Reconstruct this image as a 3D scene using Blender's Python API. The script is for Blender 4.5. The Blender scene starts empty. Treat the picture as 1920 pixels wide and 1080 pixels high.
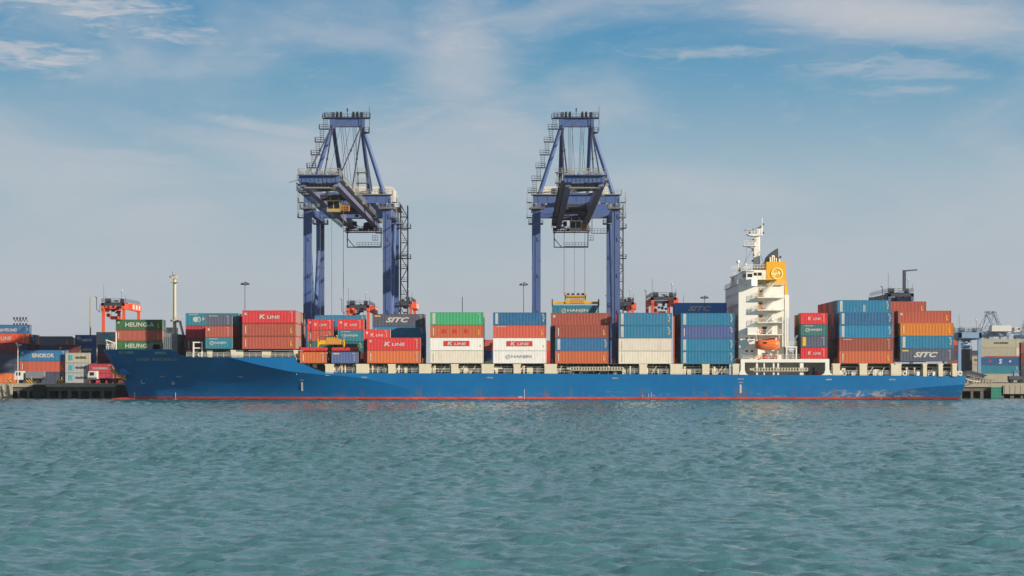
import bpy, math, random
import numpy as np
from mathutils import Vector, Matrix

random.seed(7)
R = math.radians
scene = bpy.context.scene
COL = scene.collection

# ------------------------------------------------------------------ camera
F = 3608.0                      # focal length in pixels of a 1920 wide frame
VX, VY, EYE = 980.0, 709.0, 5.0
cam_d = bpy.data.cameras.new('camera')
cam = bpy.data.objects.new('camera', cam_d)
COL.objects.link(cam)
cam.location = (0, 0, EYE)
cam.rotation_euler = (R(90), 0, 0)
cam_d.sensor_width = 36
cam_d.lens = 36 * F / 1920
cam_d.shift_x = (960 - VX) / 1920
cam_d.shift_y = (VY - 540) / 1920
cam_d.clip_start = 1
cam_d.clip_end = 60000
scene.camera = cam

# ------------------------------------------------------------------ light
SUN_AZ, SUN_EL = R(122), R(18.3)          # azimuth clockwise from +Y
sunv = Vector((math.sin(SUN_AZ) * math.cos(SUN_EL), math.cos(SUN_AZ) * math.cos(SUN_EL), math.sin(SUN_EL)))
sl = bpy.data.lights.new('sun', 'SUN')
sl.energy = 4.9
sl.angle = R(0.5)
sl.color = (1.0, 0.90, 0.75)
so = bpy.data.objects.new('sun', sl)
COL.objects.link(so)
so.location = (100, -100, 200)
so.rotation_euler = sunv.to_track_quat('Z', 'Y').to_euler()

scene.view_settings.view_transform = 'Standard'
scene.view_settings.look = 'None'
scene.view_settings.exposure = 0.2
scene.view_settings.gamma = 1.0


def S(r, g, b):
    def f(c):
        c = c / 255
        return c / 12.92 if c <= 0.04045 else ((c + 0.055) / 1.055) ** 2.4
    return (f(r), f(g), f(b), 1.0)


# ------------------------------------------------------------------ sky
world = bpy.data.worlds.new('World')
scene.world = world
world.use_nodes = True
wt = world.node_tree
wt.nodes.clear()


class NT:
    """terse node-tree builder"""
    def __init__(s, tree): s.t = tree
    def n(s, typ, **kw):
        nd = s.t.nodes.new(typ)
        for k, v in kw.items(): setattr(nd, k, v)
        return nd
    def val(s, sock, v):
        if isinstance(v, (int, float)): sock.default_value = v
        elif isinstance(v, (tuple, list)): sock.default_value = v
        else: s.t.links.new(v, sock)
    def math(s, op, a, b=0.0, c=None, clamp=False):
        nd = s.n('ShaderNodeMath', operation=op, use_clamp=clamp)
        s.val(nd.inputs[0], a); s.val(nd.inputs[1], b)
        if c is not None: s.val(nd.inputs[2], c)
        return nd.outputs[0]
    def mix(s, fac, a, b, blend='MIX'):
        nd = s.n('ShaderNodeMix', data_type='RGBA', blend_type=blend)
        s.val(nd.inputs[0], fac); s.val(nd.inputs[6], a); s.val(nd.inputs[7], b)
        return nd.outputs[2]
    def noise(s, vec, scale, detail=4, rough=0.5, dist=0.0):
        nd = s.n('ShaderNodeTexNoise')
        s.t.links.new(vec, nd.inputs['Vector'])
        nd.inputs['Scale'].default_value = scale
        nd.inputs['Detail'].default_value = detail
        nd.inputs['Roughness'].default_value = rough
        nd.inputs['Distortion'].default_value = dist
        return nd.outputs['Fac']
    def ramp(s, fac, stops, interp='LINEAR'):
        nd = s.n('ShaderNodeValToRGB')
        cr = nd.color_ramp
        cr.interpolation = interp
        while len(cr.elements) < len(stops): cr.elements.new(0.5)
        for e, (p, c) in zip(cr.elements, stops):
            e.position = p
            e.color = c if isinstance(c, tuple) else (c, c, c, 1)
        s.t.links.new(fac, nd.inputs[0])
        return nd.outputs[0]
    def mapping(s, vec, scale=(1, 1, 1), rot=(0, 0, 0), loc=(0, 0, 0)):
        nd = s.n('ShaderNodeMapping')
        s.t.links.new(vec, nd.inputs[0])
        nd.inputs['Scale'].default_value = scale
        nd.inputs['Rotation'].default_value = rot
        nd.inputs['Location'].default_value = loc
        return nd.outputs[0]
    def comb(s, x, y, z=0.0):
        nd = s.n('ShaderNodeCombineXYZ')
        s.val(nd.inputs[0], x); s.val(nd.inputs[1], y); s.val(nd.inputs[2], z)
        return nd.outputs[0]


w = NT(wt)
gen = w.n('ShaderNodeTexCoord').outputs['Generated']
sep = w.n('ShaderNodeSeparateXYZ')
wt.links.new(gen, sep.inputs[0])
dx, dy, dz = sep.outputs
RAD2DEG = 57.29578
az = w.math('MULTIPLY', w.math('ARCTAN2', dx, dy), RAD2DEG)           # degrees, 0 = straight over the ship
el = w.math('MULTIPLY', w.math('ARCSINE', dz), RAD2DEG)
sky = w.n('ShaderNodeTexSky')
sky.sky_type = 'NISHITA'
sky.sun_disc = False
sky.sun_elevation = SUN_EL
sky.sun_rotation = SUN_AZ
sky.air_density = 1.0
sky.dust_density = 1.5
sky.ozone_density = 2.0
nishita = w.mix(1.0, sky.outputs[0], (0.06, 0.06, 0.06, 1), 'MULTIPLY')
# the lowest dozen degrees: a hazy sea sky going from grey to blue
el01 = w.math('DIVIDE', el, 30.0, clamp=True)
low = w.ramp(el01, [(0.0, S(171, 176, 182)), (0.10, S(168, 177, 184)), (0.20, S(150, 172, 185)),
                    (0.29, S(103, 150, 178)), (0.37, S(66, 132, 172)), (0.50, S(148, 176, 192)), (1.0, S(116, 148, 172))])
hi = w.ramp(el01, [(0.45, 0.0), (1.0, 1.0)])
base = w.mix(hi, low, nishita)


def px_dir(px, py):
    return math.degrees(math.atan((px - VX) / F)), math.degrees(math.atan((VY - py) / F))


def blob(px, py, hw, hh, ang=0.0, soft=0.5):
    """soft elliptical patch of cloud in sky azimuth / elevation; 1 in the middle, 0 outside"""
    a0, e0 = px_dir(px, py)
    k = math.degrees(1 / F)
    ca, sa = math.cos(R(ang)), math.sin(R(ang))
    u, v = w.math('SUBTRACT', az, a0), w.math('SUBTRACT', el, e0)
    x = w.math('DIVIDE', w.math('ADD', w.math('MULTIPLY', u, ca), w.math('MULTIPLY', v, sa)), hw * k)
    y = w.math('DIVIDE', w.math('SUBTRACT', w.math('MULTIPLY', v, ca), w.math('MULTIPLY', u, sa)), hh * k)
    r = w.math('SQRT', w.math('ADD', w.math('MULTIPLY', x, x), w.math('MULTIPLY', y, y)))
    mr = w.n('ShaderNodeMapRange', interpolation_type='SMOOTHSTEP')
    w.val(mr.inputs[0], r)
    mr.inputs[1].default_value = 1.0
    mr.inputs[2].default_value = soft * 0.4
    mr.inputs[3].default_value = 0.0
    mr.inputs[4].default_value = 1.0
    return mr.outputs[0]


cvec = w.comb(w.math('MULTIPLY', az, 1.0), w.math('MULTIPLY', el, 1.0))
streak = w.noise(w.mapping(cvec, (0.16, 0.95, 1), (0, 0, R(-9))), 1.0, 7, 0.58, 0.5)
fine = w.noise(w.mapping(cvec, (0.75, 2.6, 1), (0, 0, R(-12)), (3, 1, 0)), 1.0, 8, 0.66, 0.8)
torn = w.noise(w.mapping(cvec, (0.55, 3.2, 1), (0, 0, R(-13)), (11, 5, 0)), 1.0, 6, 0.6, 1.2)
soft = w.noise(w.mapping(cvec, (0.13, 0.33, 1), (0, 0, R(-14)), (7, 4.4, 0)), 1.0, 4, 0.5, 0.6)
warp = w.math('ADD', w.math('MULTIPLY', streak, 0.55), w.math('MULTIPLY', fine, 0.45))


def cloud(mask, amount, lo, hi_, kn=0.0):
    nz = w.math('ADD', warp, w.math('MULTIPLY', w.math('SUBTRACT', warp, 0.5), kn)) if kn else warp
    m = w.ramp(w.math('ADD', w.math('MULTIPLY', mask, 0.62), w.math('MULTIPLY', nz, 0.55)), [(lo, 0.0), (hi_, 1.0)], 'EASE')
    if kn > 2: m = w.math('MULTIPLY', m, w.math('ADD', 0.30, w.ramp(torn, [(0.34, 0.0), (0.62, 0.8)], 'EASE')), clamp=True)
    return w.math('MULTIPLY', w.math('MULTIPLY', m, mask), amount)


def add(*xs):
    r = xs[0]
    for x in xs[1:]: r = w.math('MAXIMUM', r, x)
    return r


veil = w.math('MULTIPLY', w.ramp(soft, [(0.38, 0.0), (0.68, 1.0)], 'EASE'), 0.55)
cl = add(
    cloud(blob(1660, 40, 640, 100, -6.5, 0.1), 0.95, 0.34, 0.80, 0.35),
    cloud(blob(1230, 0, 330, 26, 0), 0.45, 0.40, 0.85),
    cloud(blob(170, 34, 520, 90, -8, 0.1), 0.95, 0.44, 0.95, 3.0),
    cloud(blob(60, 126, 330, 66, -4, 0.1), 0.9, 0.46, 0.97, 3.0),
    cloud(blob(1340, 100, 330, 26, -1, 0.1), 0.5, 0.50, 1.05, 3.0),
    cloud(blob(1640, 130, 420, 70, -6, 0.1), 0.45, 0.46, 1.05, 3.0),
    cloud(blob(1700, 180, 240, 24, 1, 0.1), 0.4, 0.48, 1.05, 3.0),
    cloud(blob(860, 110, 250, 330, 14, 0.1), 0.75, 0.40, 1.00),
    cloud(blob(620, 300, 640, 90, -8, 0.1), 0.72, 0.40, 0.98),
    cloud(blob(950, 250, 330, 150, -24, 0.1), 0.7, 0.40, 0.98),
    cloud(blob(150, 330, 520, 100, -3, 0.1), 0.62, 0.42, 1.0),
    cloud(blob(1300, 360, 600, 110, -7, 0.1), 0.62, 0.42, 1.0),
    cloud(blob(800, 215, 420, 46, 24, 0.1), 0.6, 0.42, 1.0, 1.6),
    cloud(blob(1010, 250, 330, 40, -30, 0.1), 0.6, 0.42, 1.0, 1.6),
    cloud(blob(560, 255, 420, 34, -9, 0.1), 0.7, 0.42, 1.0, 1.6),
    cloud(blob(160, 300, 420, 40, -2, 0.1), 0.6, 0.42, 1.0, 1.6),
    veil)
wisp = w.math('MULTIPLY', w.ramp(fine, [(0.52, 0.0), (0.8, 1.0)]), 0.22)
cl = w.math('MULTIPLY', w.math('ADD', cl, wisp, clamp=True), w.ramp(el01, [(0.0, 0.25), (0.14, 0.85), (0.3, 1.0)]))
skycol = w.mix(cl, base, S(178, 182, 189))
bg = w.n('ShaderNodeBackground')
wt.links.new(skycol, bg.inputs[0])
bg.inputs[1].default_value = 1.0
wo = w.n('ShaderNodeOutputWorld')
wt.links.new(bg.outputs[0], wo.inputs[0])


# ------------------------------------------------------------------ materials
def new_mat(name):
    m = bpy.data.materials.new(name)
    m.use_nodes = True
    m.node_tree.nodes.clear()
    t = NT(m.node_tree)
    out = t.n('ShaderNodeOutputMaterial')
    b = t.n('ShaderNodeBsdfPrincipled')
    m.node_tree.links.new(b.outputs[0], out.inputs[0])
    return m, t, b


def paint(name, col, rough=0.5, wear=0.22, streaks=0.25, scale=0.6, metal=0.0, dirt=None, spec=0.4):
    """weathered paint: cloudy tone changes plus vertical run marks"""
    m, t, b = new_mat(name)
    oc = t.n('ShaderNodeTexCoord').outputs['Object']
    if col == 'OBJECT':
        oi = t.n('ShaderNodeObjectInfo')
        col = oi.outputs['Color']
        rnd = oi.outputs['Random']
        oc2 = t.n('ShaderNodeVectorMath', operation='ADD')
        t.val(oc2.inputs[0], oc)
        t.val(oc2.inputs[1], t.comb(t.math('MULTIPLY', rnd, 91.0), t.math('MULTIPLY', rnd, 37.0), 0.0))
        oc = oc2.outputs[0]
    n1 = t.noise(oc, scale, 6, 0.6)
    n2 = t.noise(t.mapping(oc, (2.2, 2.2, 0.16)), 1.0, 5, 0.65)
    f1 = t.math('MULTIPLY', t.ramp(n1, [(0.35, 0.0), (0.75, 1.0)]), wear)
    f2 = t.math('MULTIPLY', t.ramp(n2, [(0.52, 0.0), (0.8, 1.0)]), streaks)
    c = t.mix(f1, col, t.mix(0.5, col, (0.30, 0.25, 0.21, 1)))
    c = t.mix(f2, c, dirt or (0.17, 0.11, 0.08, 1))
    t.val(b.inputs['Base Color'], c)
    b.inputs['Roughness'].default_value = rough
    b.inputs['Metallic'].default_value = metal
    b.inputs['Specular IOR Level'].default_value = spec
    return m


M = {
    'container': paint('container_paint', 'OBJECT', 0.6, 0.34, 0.34, 0.8),
    'print_white': paint('white_lettering', S(198, 196, 190), 0.65, 0.4, 0.35),
    'print_grey': paint('grey_lettering', S(150, 160, 170), 0.6, 0.12, 0.1),
    'print_yellow': paint('yellow_lettering', S(225, 180, 60), 0.6, 0.1, 0.1),
    'print_red': paint('red_lettering', S(208, 52, 50), 0.6, 0.1, 0.1),
    'print_dark': paint('dark_lettering', S(40, 44, 52), 0.6, 0.1, 0.1),
    'print_teal': paint('teal_lettering', S(70, 165, 180), 0.6, 0.1, 0.1),
    'crane_blue': paint('crane_blue_paint', S(72, 97, 148), 0.5, 0.34, 0.42, 0.25, dirt=S(48, 60, 92)),
    'boom_grey': paint('boom_grey_paint', S(112, 114, 142), 0.6, 0.3, 0.3, 0.25, dirt=S(50, 44, 46)),
    'crane_dark': paint('crane_dark_steel', S(54, 60, 76), 0.6, 0.3, 0.3),
    'steel': paint('galvanised_steel', S(150, 148, 140), 0.5, 0.3, 0.2),
    'rope': paint('wire_rope', S(70, 74, 82), 0.5, 0.1, 0.0),
    'black': paint('black_rubber', S(30, 31, 34), 0.7, 0.2, 0.0),
    'grey': paint('grey_paint', S(120, 126, 130), 0.6, 0.25, 0.25),
    'darkgrey': paint('dark_grey_paint', S(72, 76, 80), 0.6, 0.25, 0.25),
    'white': paint('white_ship_paint', S(236, 232, 222), 0.45, 0.08, 0.12, 0.3, dirt=S(168, 134, 98)),
    'cream': paint('cream_ship_paint', S(222, 210, 184), 0.5, 0.2, 0.32, 0.5, dirt=S(128, 92, 62)),
    'house_white': paint('machine_house_white', S(214, 212, 204), 0.55, 0.2, 0.3),
    'yellow': paint('yellow_paint', S(222, 172, 32), 0.5, 0.25, 0.25),
    'pale_yellow': paint('pale_yellow_paint', S(182, 156, 88), 0.5, 0.25, 0.25),
    'funnel': paint('funnel_ochre', S(238, 174, 26), 0.5, 0.1, 0.12),
    'orange': paint('orange_gelcoat', S(232, 118, 58), 0.35, 0.1, 0.12),
    'rtg_red': paint('red_orange_paint', S(222, 92, 58), 0.5, 0.2, 0.25),
    'rtg_blue': paint('slate_blue_paint', S(84, 92, 124), 0.5, 0.2, 0.25),
    'rtg_pale': paint('pale_blue_paint_and_haze', S(126, 158, 190), 0.5, 0.2, 0.2),  # also on the far cranes, where the pale tone stands for haze
    'anchor': paint('rusty_anchor_ochre', S(206, 146, 62), 0.7, 0.4, 0.4),
    'green': paint('green_paint', S(30, 128, 108), 0.55, 0.3, 0.3),
    'mast_cream': paint('mast_paint', S(196, 186, 160), 0.55, 0.25, 0.25),
    'tan': paint('tan_door_paint', S(172, 140, 96), 0.6, 0.2, 0.2),
    'deck': paint('deck_paint', S(96, 82, 74), 0.7, 0.3, 0.0),
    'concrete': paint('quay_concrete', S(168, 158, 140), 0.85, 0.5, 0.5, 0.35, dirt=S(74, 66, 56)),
    'concrete_dark': paint('dark_concrete', S(96, 92, 86), 0.8, 0.5, 0.5, 0.4, dirt=S(40, 42, 42)),  # darker concrete for the edge beam, piles and block feet
    'asphalt': paint('yard_asphalt', S(84, 84, 84), 0.9, 0.3, 0.0),
}


def glass_mat():
    m, t, b = new_mat('dark_glass')
    oc = t.n('ShaderNodeTexCoord').outputs['Object']
    t.val(b.inputs['Base Color'], t.ramp(t.noise(oc, 0.8), [(0.3, S(24, 30, 38)), (0.7, S(44, 52, 62))]))
    b.inputs['Roughness'].default_value = 0.12
    return m


M['glass'] = glass_mat()


def hull_mat():
    m, t, b = new_mat('ship_hull_paint')
    oc = t.n('ShaderNodeTexCoord').outputs['Object']
    sp = t.n('ShaderNodeSeparateXYZ')
    t.val(sp.inputs[0], oc)
    x, y, z = sp.outputs
    n1 = t.noise(oc, 0.12, 6, 0.6)
    n2 = t.noise(t.mapping(oc, (0.5, 0.5, 0.06)), 1.0, 6, 0.7)
    n3 = t.noise(t.mapping(oc, (0.35, 0.35, 1.2)), 1.0, 8, 0.75, 0.6)
    n4 = t.noise(t.mapping(oc, (1.1, 1.1, 0.10)), 1.0, 3, 0.6)
    blue = t.ramp(n1, [(0.3, S(8, 98, 156)), (0.7, S(16, 109, 164))])
    blue = t.mix(t.math('MULTIPLY', t.ramp(n2, [(0.5, 0.0), (0.75, 1.0)]), 0.14), blue, S(60, 120, 150))
    # plating: faint horizontal strakes and vertical butts
    st = t.n('ShaderNodeTexBrick')
    t.val(st.inputs['Vector'], t.comb(x, z))
    st.inputs['Scale'].default_value = 1.0
    st.inputs['Brick Width'].default_value = 11.0
    st.inputs['Row Height'].default_value = 2.1
    st.inputs['Mortar Size'].default_value = 0.03
    st.inputs['Color1'].default_value = (0, 0, 0, 1)
    st.inputs['Color2'].default_value = (0.35, 0.35, 0.35, 1)
    st.inputs['Mortar'].default_value = (1, 1, 1, 1)
    blue = t.mix(t.math('MULTIPLY', st.outputs['Color'], 0.30), blue, S(10, 70, 124))
    # fender scuffs low on the side, rust runs above the boot topping
    lowz = t.ramp(t.math('DIVIDE', z, 4.0, clamp=True), [(0.12, 1.0), (0.75, 0.0)])
    aft = t.ramp(t.math('DIVIDE', t.math('ADD', x, 60.0), 160.0, clamp=True), [(0.2, 0.10), (0.9, 1.0)])
    scuff = t.math('MULTIPLY', t.math('MULTIPLY', t.ramp(n3, [(0.555, 0.0), (0.64, 1.0)]), lowz), aft)
    blue = t.mix(t.math('MULTIPLY', scuff, 0.75), blue, S(170, 150, 120))
    rust = t.math('MULTIPLY', t.ramp(n4, [(0.55, 0.0), (0.70, 1.0)]), lowz)
    blue = t.mix(t.math('MULTIPLY', rust, 0.7), blue, S(116, 88, 58))
    band = t.math('MULTIPLY', t.ramp(t.math('DIVIDE', t.math('SUBTRACT', x, 66.0), 30.0, clamp=True), [(0.0, 0.0), (0.2, 1.0), (0.75, 1.0), (1.0, 0.0)]),
                  t.ramp(t.math('DIVIDE', z, 4.0, clamp=True), [(0.2, 0.8), (0.42, 1.0), (0.62, 0.0)]))
    n5 = t.noise(t.mapping(oc, (0.5, 0.5, 1.6)), 1.0, 8, 0.8, 0.8)
    blue = t.mix(t.math('MULTIPLY', t.math('MULTIPLY', t.ramp(n5, [(0.50, 0.0), (0.58, 1.0)]), band), 0.8), blue, S(178, 170, 146))
    for xr, wr in ((50.2, 2.2), (-23.8, 1.0), (-9.5, 0.7), (5.3, 0.6), (11.2, 0.6), (71.5, 1.2), (27.5, 0.8)):      # rust runs down to the boot topping
        rr = t.math('MULTIPLY', t.ramp(t.math('DIVIDE', t.math('ABSOLUTE', t.math('SUBTRACT', x, xr)), wr, clamp=True), [(0.0, 1.0), (1.0, 0.0)]),
                    t.math('MULTIPLY', t.ramp(t.math('DIVIDE', z, 4.0, clamp=True), [(0.25, 1.0), (0.9, 0.0)]), t.ramp(t.noise(t.mapping(oc, (3.0, 3.0, 0.25)), 1.0, 4, 0.6), [(0.42, 0.0), (0.58, 1.0)])))
        blue = t.mix(t.math('MULTIPLY', rr, 0.85), blue, S(122, 92, 52))
    red = t.ramp(t.noise(oc, 0.35, 6, 0.7), [(0.35, S(186, 60, 50)), (0.7, S(220, 92, 74))])
    red = t.mix(t.ramp(t.math('DIVIDE', t.math('ADD', x, 20.0), 120.0, clamp=True), [(0.2, 0.0), (1.0, 0.55)]), red, S(104, 48, 56))
    red = t.mix(t.ramp(t.math('ADD', t.math('DIVIDE', z, 0.5), t.math('MULTIPLY', t.math('SUBTRACT', n2, 0.5), 0.8)), [(0.25, 1.0), (0.5, 0.0)]), red, S(52, 44, 40))
    edge = t.math('GREATER_THAN', z, 0.68)
    t.val(b.inputs['Base Color'], t.mix(edge, red, blue))
    b.inputs['Roughness'].default_value = 0.42
    b.inputs['Specular IOR Level'].default_value = 0.35
    bp = t.n('ShaderNodeBump')
    bp.inputs['Strength'].default_value = 0.25
    bp.inputs['Distance'].default_value = 0.12
    t.val(bp.inputs['Height'], t.noise(t.mapping(oc, (0.45, 0.45, 0.5)), 1.0, 3, 0.5))
    m.node_tree.links.new(bp.outputs[0], b.inputs['Normal'])
    return m


M['hull'] = hull_mat()


def water_mat():
    m, t, b = new_mat('harbour_water')
    pos = t.n('ShaderNodeNewGeometry').outputs['Position']
    big = t.noise(t.mapping(pos, (0.02, 0.007, 1)), 1.0, 4, 0.5)
    t.val(b.inputs['Base Color'], t.ramp(big, [(0.3, S(72, 120, 127)), (0.7, S(82, 128, 133))]))
    b.inputs['Roughness'].default_value = 0.12
    b.inputs['IOR'].default_value = 1.33
    n1 = t.noise(t.mapping(pos, (1.0, 0.55, 1)), 1.1, 5, 0.6, 0.3)
    n2 = t.noise(t.mapping(pos, (1.0, 0.6, 1), (0, 0, 0.4)), 3.7, 4, 0.6, 0.2)
    h = t.math('ADD', n1, t.math('MULTIPLY', n2, 0.35))
    bp = t.n('ShaderNodeBump')
    bp.inputs['Strength'].default_value = 1.0
    bp.inputs['Distance'].default_value = 0.05
    t.val(bp.inputs['Height'], h)
    m.node_tree.links.new(bp.outputs[0], b.inputs['Normal'])
    return m


M['water'] = water_mat()


def hazard_mat():
    m, t, b = new_mat('hazard_stripes')
    oc = t.n('ShaderNodeTexCoord').outputs['Object']
    sp = t.n('ShaderNodeSeparateXYZ')
    t.val(sp.inputs[0], oc)
    f = t.math('FRACT', t.math('MULTIPLY', t.math('ADD', sp.outputs[0], sp.outputs[2]), 1.4))
    t.val(b.inputs['Base Color'], t.mix(t.math('GREATER_THAN', f, 0.5), S(220, 172, 40), S(34, 34, 36)))
    b.inputs['Roughness'].default_value = 0.6
    return m


M['hazard'] = hazard_mat()


# ------------------------------------------------------------------ mesh builder
class MB:
    def __init__(s): s.v, s.f = [], []

    def add(s, vs, fs):
        o = len(s.v)
        s.v += [tuple(p) for p in vs]
        s.f += [tuple(i + o for i in f) for f in fs]
        return s

    def box(s, x0, x1, y0, y1, z0, z1):
        return s.add([(x0, y0, z0), (x1, y0, z0), (x1, y1, z0), (x0, y1, z0), (x0, y0, z1), (x1, y0, z1), (x1, y1, z1), (x0, y1, z1)],
                     [(0, 3, 2, 1), (4, 5, 6, 7), (0, 1, 5, 4), (1, 2, 6, 5), (2, 3, 7, 6), (3, 0, 4, 7)])

    def cbox(s, c, d): return s.box(c[0] - d[0] / 2, c[0] + d[0] / 2, c[1] - d[1] / 2, c[1] + d[1] / 2, c[2] - d[2] / 2, c[2] + d[2] / 2)

    def prism(s, prof, axis, a0, a1):
        """extrude a 2D outline along 'x', 'y' or 'z' from a0 to a1"""
        n = len(prof)
        if axis == 'y': mk = lambda p, a: (p[0], a, p[1])
        elif axis == 'x': mk = lambda p, a: (a, p[0], p[1])
        else: mk = lambda p, a: (p[0], p[1], a)
        vs = [mk(p, a0) for p in prof] + [mk(p, a1) for p in prof]
        fs = [tuple(range(n)), tuple(range(2 * n - 1, n - 1, -1))]
        fs += [(i, i + n, (i + 1) % n + n, (i + 1) % n) for i in range(n)]
        return s.add(vs, fs)

    def beam(s, a, b, w=0.1, h=None, up=(0, 0, 1)):
        a, b = Vector(a), Vector(b)
        h = w if h is None else h
        d = (b - a).normalized()
        u = Vector(up)
        if abs(d.dot(u)) > 0.98: u = Vector((1, 0, 0))
        r = d.cross(u).normalized() * (w / 2)
        t = r.cross(d).normalized() * (h / 2)
        vs = [a - r - t, a + r - t, a + r + t, a - r + t, b - r - t, b + r - t, b + r + t, b - r + t]
        return s.add(vs, [(0, 1, 2, 3), (7, 6, 5, 4), (0, 4, 5, 1), (1, 5, 6, 2), (2, 6, 7, 3), (3, 7, 4, 0)])

    def tube(s, a, b, r0, r1=None, n=10):
        a, b = Vector(a), Vector(b)
        r1 = r0 if r1 is None else r1
        d = (b - a).normalized()
        u = Vector((0, 0, 1)) if abs(d.z) < 0.95 else Vector((1, 0, 0))
        x = d.cross(u).normalized()
        y = x.cross(d).normalized()
        vs = []
        for c, r in ((a, r0), (b, r1)):
            for i in range(n):
                t = 2 * math.pi * i / n
                vs.append(c + x * (r * math.cos(t)) + y * (r * math.sin(t)))
        fs = [(i, (i + 1) % n, (i + 1) % n + n, i + n) for i in range(n)]
        fs += [tuple(range(n - 1, -1, -1)), tuple(range(n, 2 * n))]
        return s.add(vs, fs)

    def ball(s, c, r, nu=12, nv=8):
        if not isinstance(r, (tuple, list)): r = (r, r, r)
        vs = []
        for j in range(nv + 1):
            p = math.pi * j / nv
            for i in range(nu):
                t = 2 * math.pi * i / nu
                vs.append((c[0] + r[0] * math.sin(p) * math.cos(t), c[1] + r[1] * math.sin(p) * math.sin(t), c[2] + r[2] * math.cos(p)))
        fs = [(j * nu + i, (j + 1) * nu + i, (j + 1) * nu + (i + 1) % nu, j * nu + (i + 1) % nu) for j in range(nv) for i in range(nu)]
        return s.add(vs, fs)

    def ring(s, c, r, t, axis='y', n=16, m=6):
        vs = []
        for i in range(n):
            a = 2 * math.pi * i / n
            for j in range(m):
                b = 2 * math.pi * j / m
                q = r + t * math.cos(b)
                u, v, k = q * math.cos(a), q * math.sin(a), t * math.sin(b)
                p = {'y': (u, k, v), 'x': (k, u, v), 'z': (u, v, k)}[axis]
                vs.append((c[0] + p[0], c[1] + p[1], c[2] + p[2]))
        fs = [(i * m + j, ((i + 1) % n) * m + j, ((i + 1) % n) * m + (j + 1) % m, i * m + (j + 1) % m) for i in range(n) for j in range(m)]
        return s.add(vs, fs)

    def rail(s, pts, h=1.1, gap=1.6, w=0.06, mids=1):
        for a, b in zip(pts, pts[1:]):
            a, b = Vector(a), Vector(b)
            L = (b - a).length
            k = max(1, int(round(L / gap)))
            for i in range(k + 1):
                p = a + (b - a) * (i / k)
                s.beam(p, p + Vector((0, 0, h)), w)
            for q in range(mids + 1):
                z = Vector((0, 0, h * (q + 1) / (mids + 1)))
                s.beam(a + z, b + z, w)
        return s

    def ladder(s, a, b, w=0.6, step=0.45, t=0.06, side=(1, 0, 0)):
        a, b, sd = Vector(a), Vector(b), Vector(side) * (w / 2)
        s.beam(a - sd, b - sd, t); s.beam(a + sd, b + sd, t)
        k = max(2, int((b - a).length / step))
        for i in range(1, k):
            p = a + (b - a) * (i / k)
            s.beam(p - sd, p + sd, t)
        return s

    def stair(s, a, b, w=0.8, side=(0, 1, 0), t=0.22):
        a, b, sd = Vector(a), Vector(b), Vector(side) * (w / 2)
        up = Vector((0, 0, 0.95))
        for k in (-1, 1):
            s.beam(a + sd * k, b + sd * k, 0.07, t)
            s.beam(a + sd * k + up, b + sd * k + up, 0.06)
            n = max(2, int((b - a).length / 1.2))
            for i in range(n + 1):
                p = a + (b - a) * (i / n) + sd * k
                s.beam(p, p + up, 0.05)
        n = max(3, int((b - a).length / 0.35))
        for i in range(1, n):
            p = a + (b - a) * (i / n)
            s.cbox(p, (0.3, w, 0.04) if abs(side[1]) > 0.5 else (w, 0.3, 0.04))
        return s

    def mesh(s, name, mat, smooth=False, sharp=None):
        me = bpy.data.meshes.new(name)
        me.from_pydata(s.v, [], s.f)
        me.materials.append(M[mat] if isinstance(mat, str) else mat)
        if smooth:
            me.polygons.foreach_set('use_smooth', [True] * len(me.polygons))
            if sharp:
                me.update()
                try: me.set_sharp_from_angle(angle=R(sharp))
                except Exception: pass
        me.update()
        return me

    def build(s, name, mat, parent=None, smooth=False, origin=(0, 0, 0), sharp=35):
        if origin != (0, 0, 0):
            s.v = [(p[0] - origin[0], p[1] - origin[1], p[2] - origin[2]) for p in s.v]
        return link(name, s.mesh(name, mat, smooth, sharp), parent)


def link(name, me, parent=None):
    o = bpy.data.objects.new(name, me)
    COL.objects.link(o)
    if parent is not None: o.parent = parent
    return o


def tag(o, label=None, cat=None, group=None, kind=None):
    for k, v in (('label', label), ('category', cat), ('group', group), ('kind', kind)):
        if v: o[k] = v
    return o


def thing(name, label, cat, loc=(0, 0, 0), rz=0.0, group=None):
    o = bpy.data.objects.new(name, None)
    o.empty_display_size = 0.5
    COL.objects.link(o)
    o.location = loc
    o.rotation_euler = (0, 0, rz)
    return tag(o, label, cat, group)


def dup(o, label, loc=None, rz=None, group=None, name=None):
    r = o.copy()
    COL.objects.link(r)
    if loc is not None: r.location = loc
    if rz is not None: r.rotation_euler = (0, 0, rz)
    tag(r, label, None, group)
    for ch in list(o.children):
        c = ch.copy(); COL.objects.link(c); c.parent = r
        for g in list(ch.children):
            d = g.copy(); COL.objects.link(d); d.parent = c
    return r


_txt = {}


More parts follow.
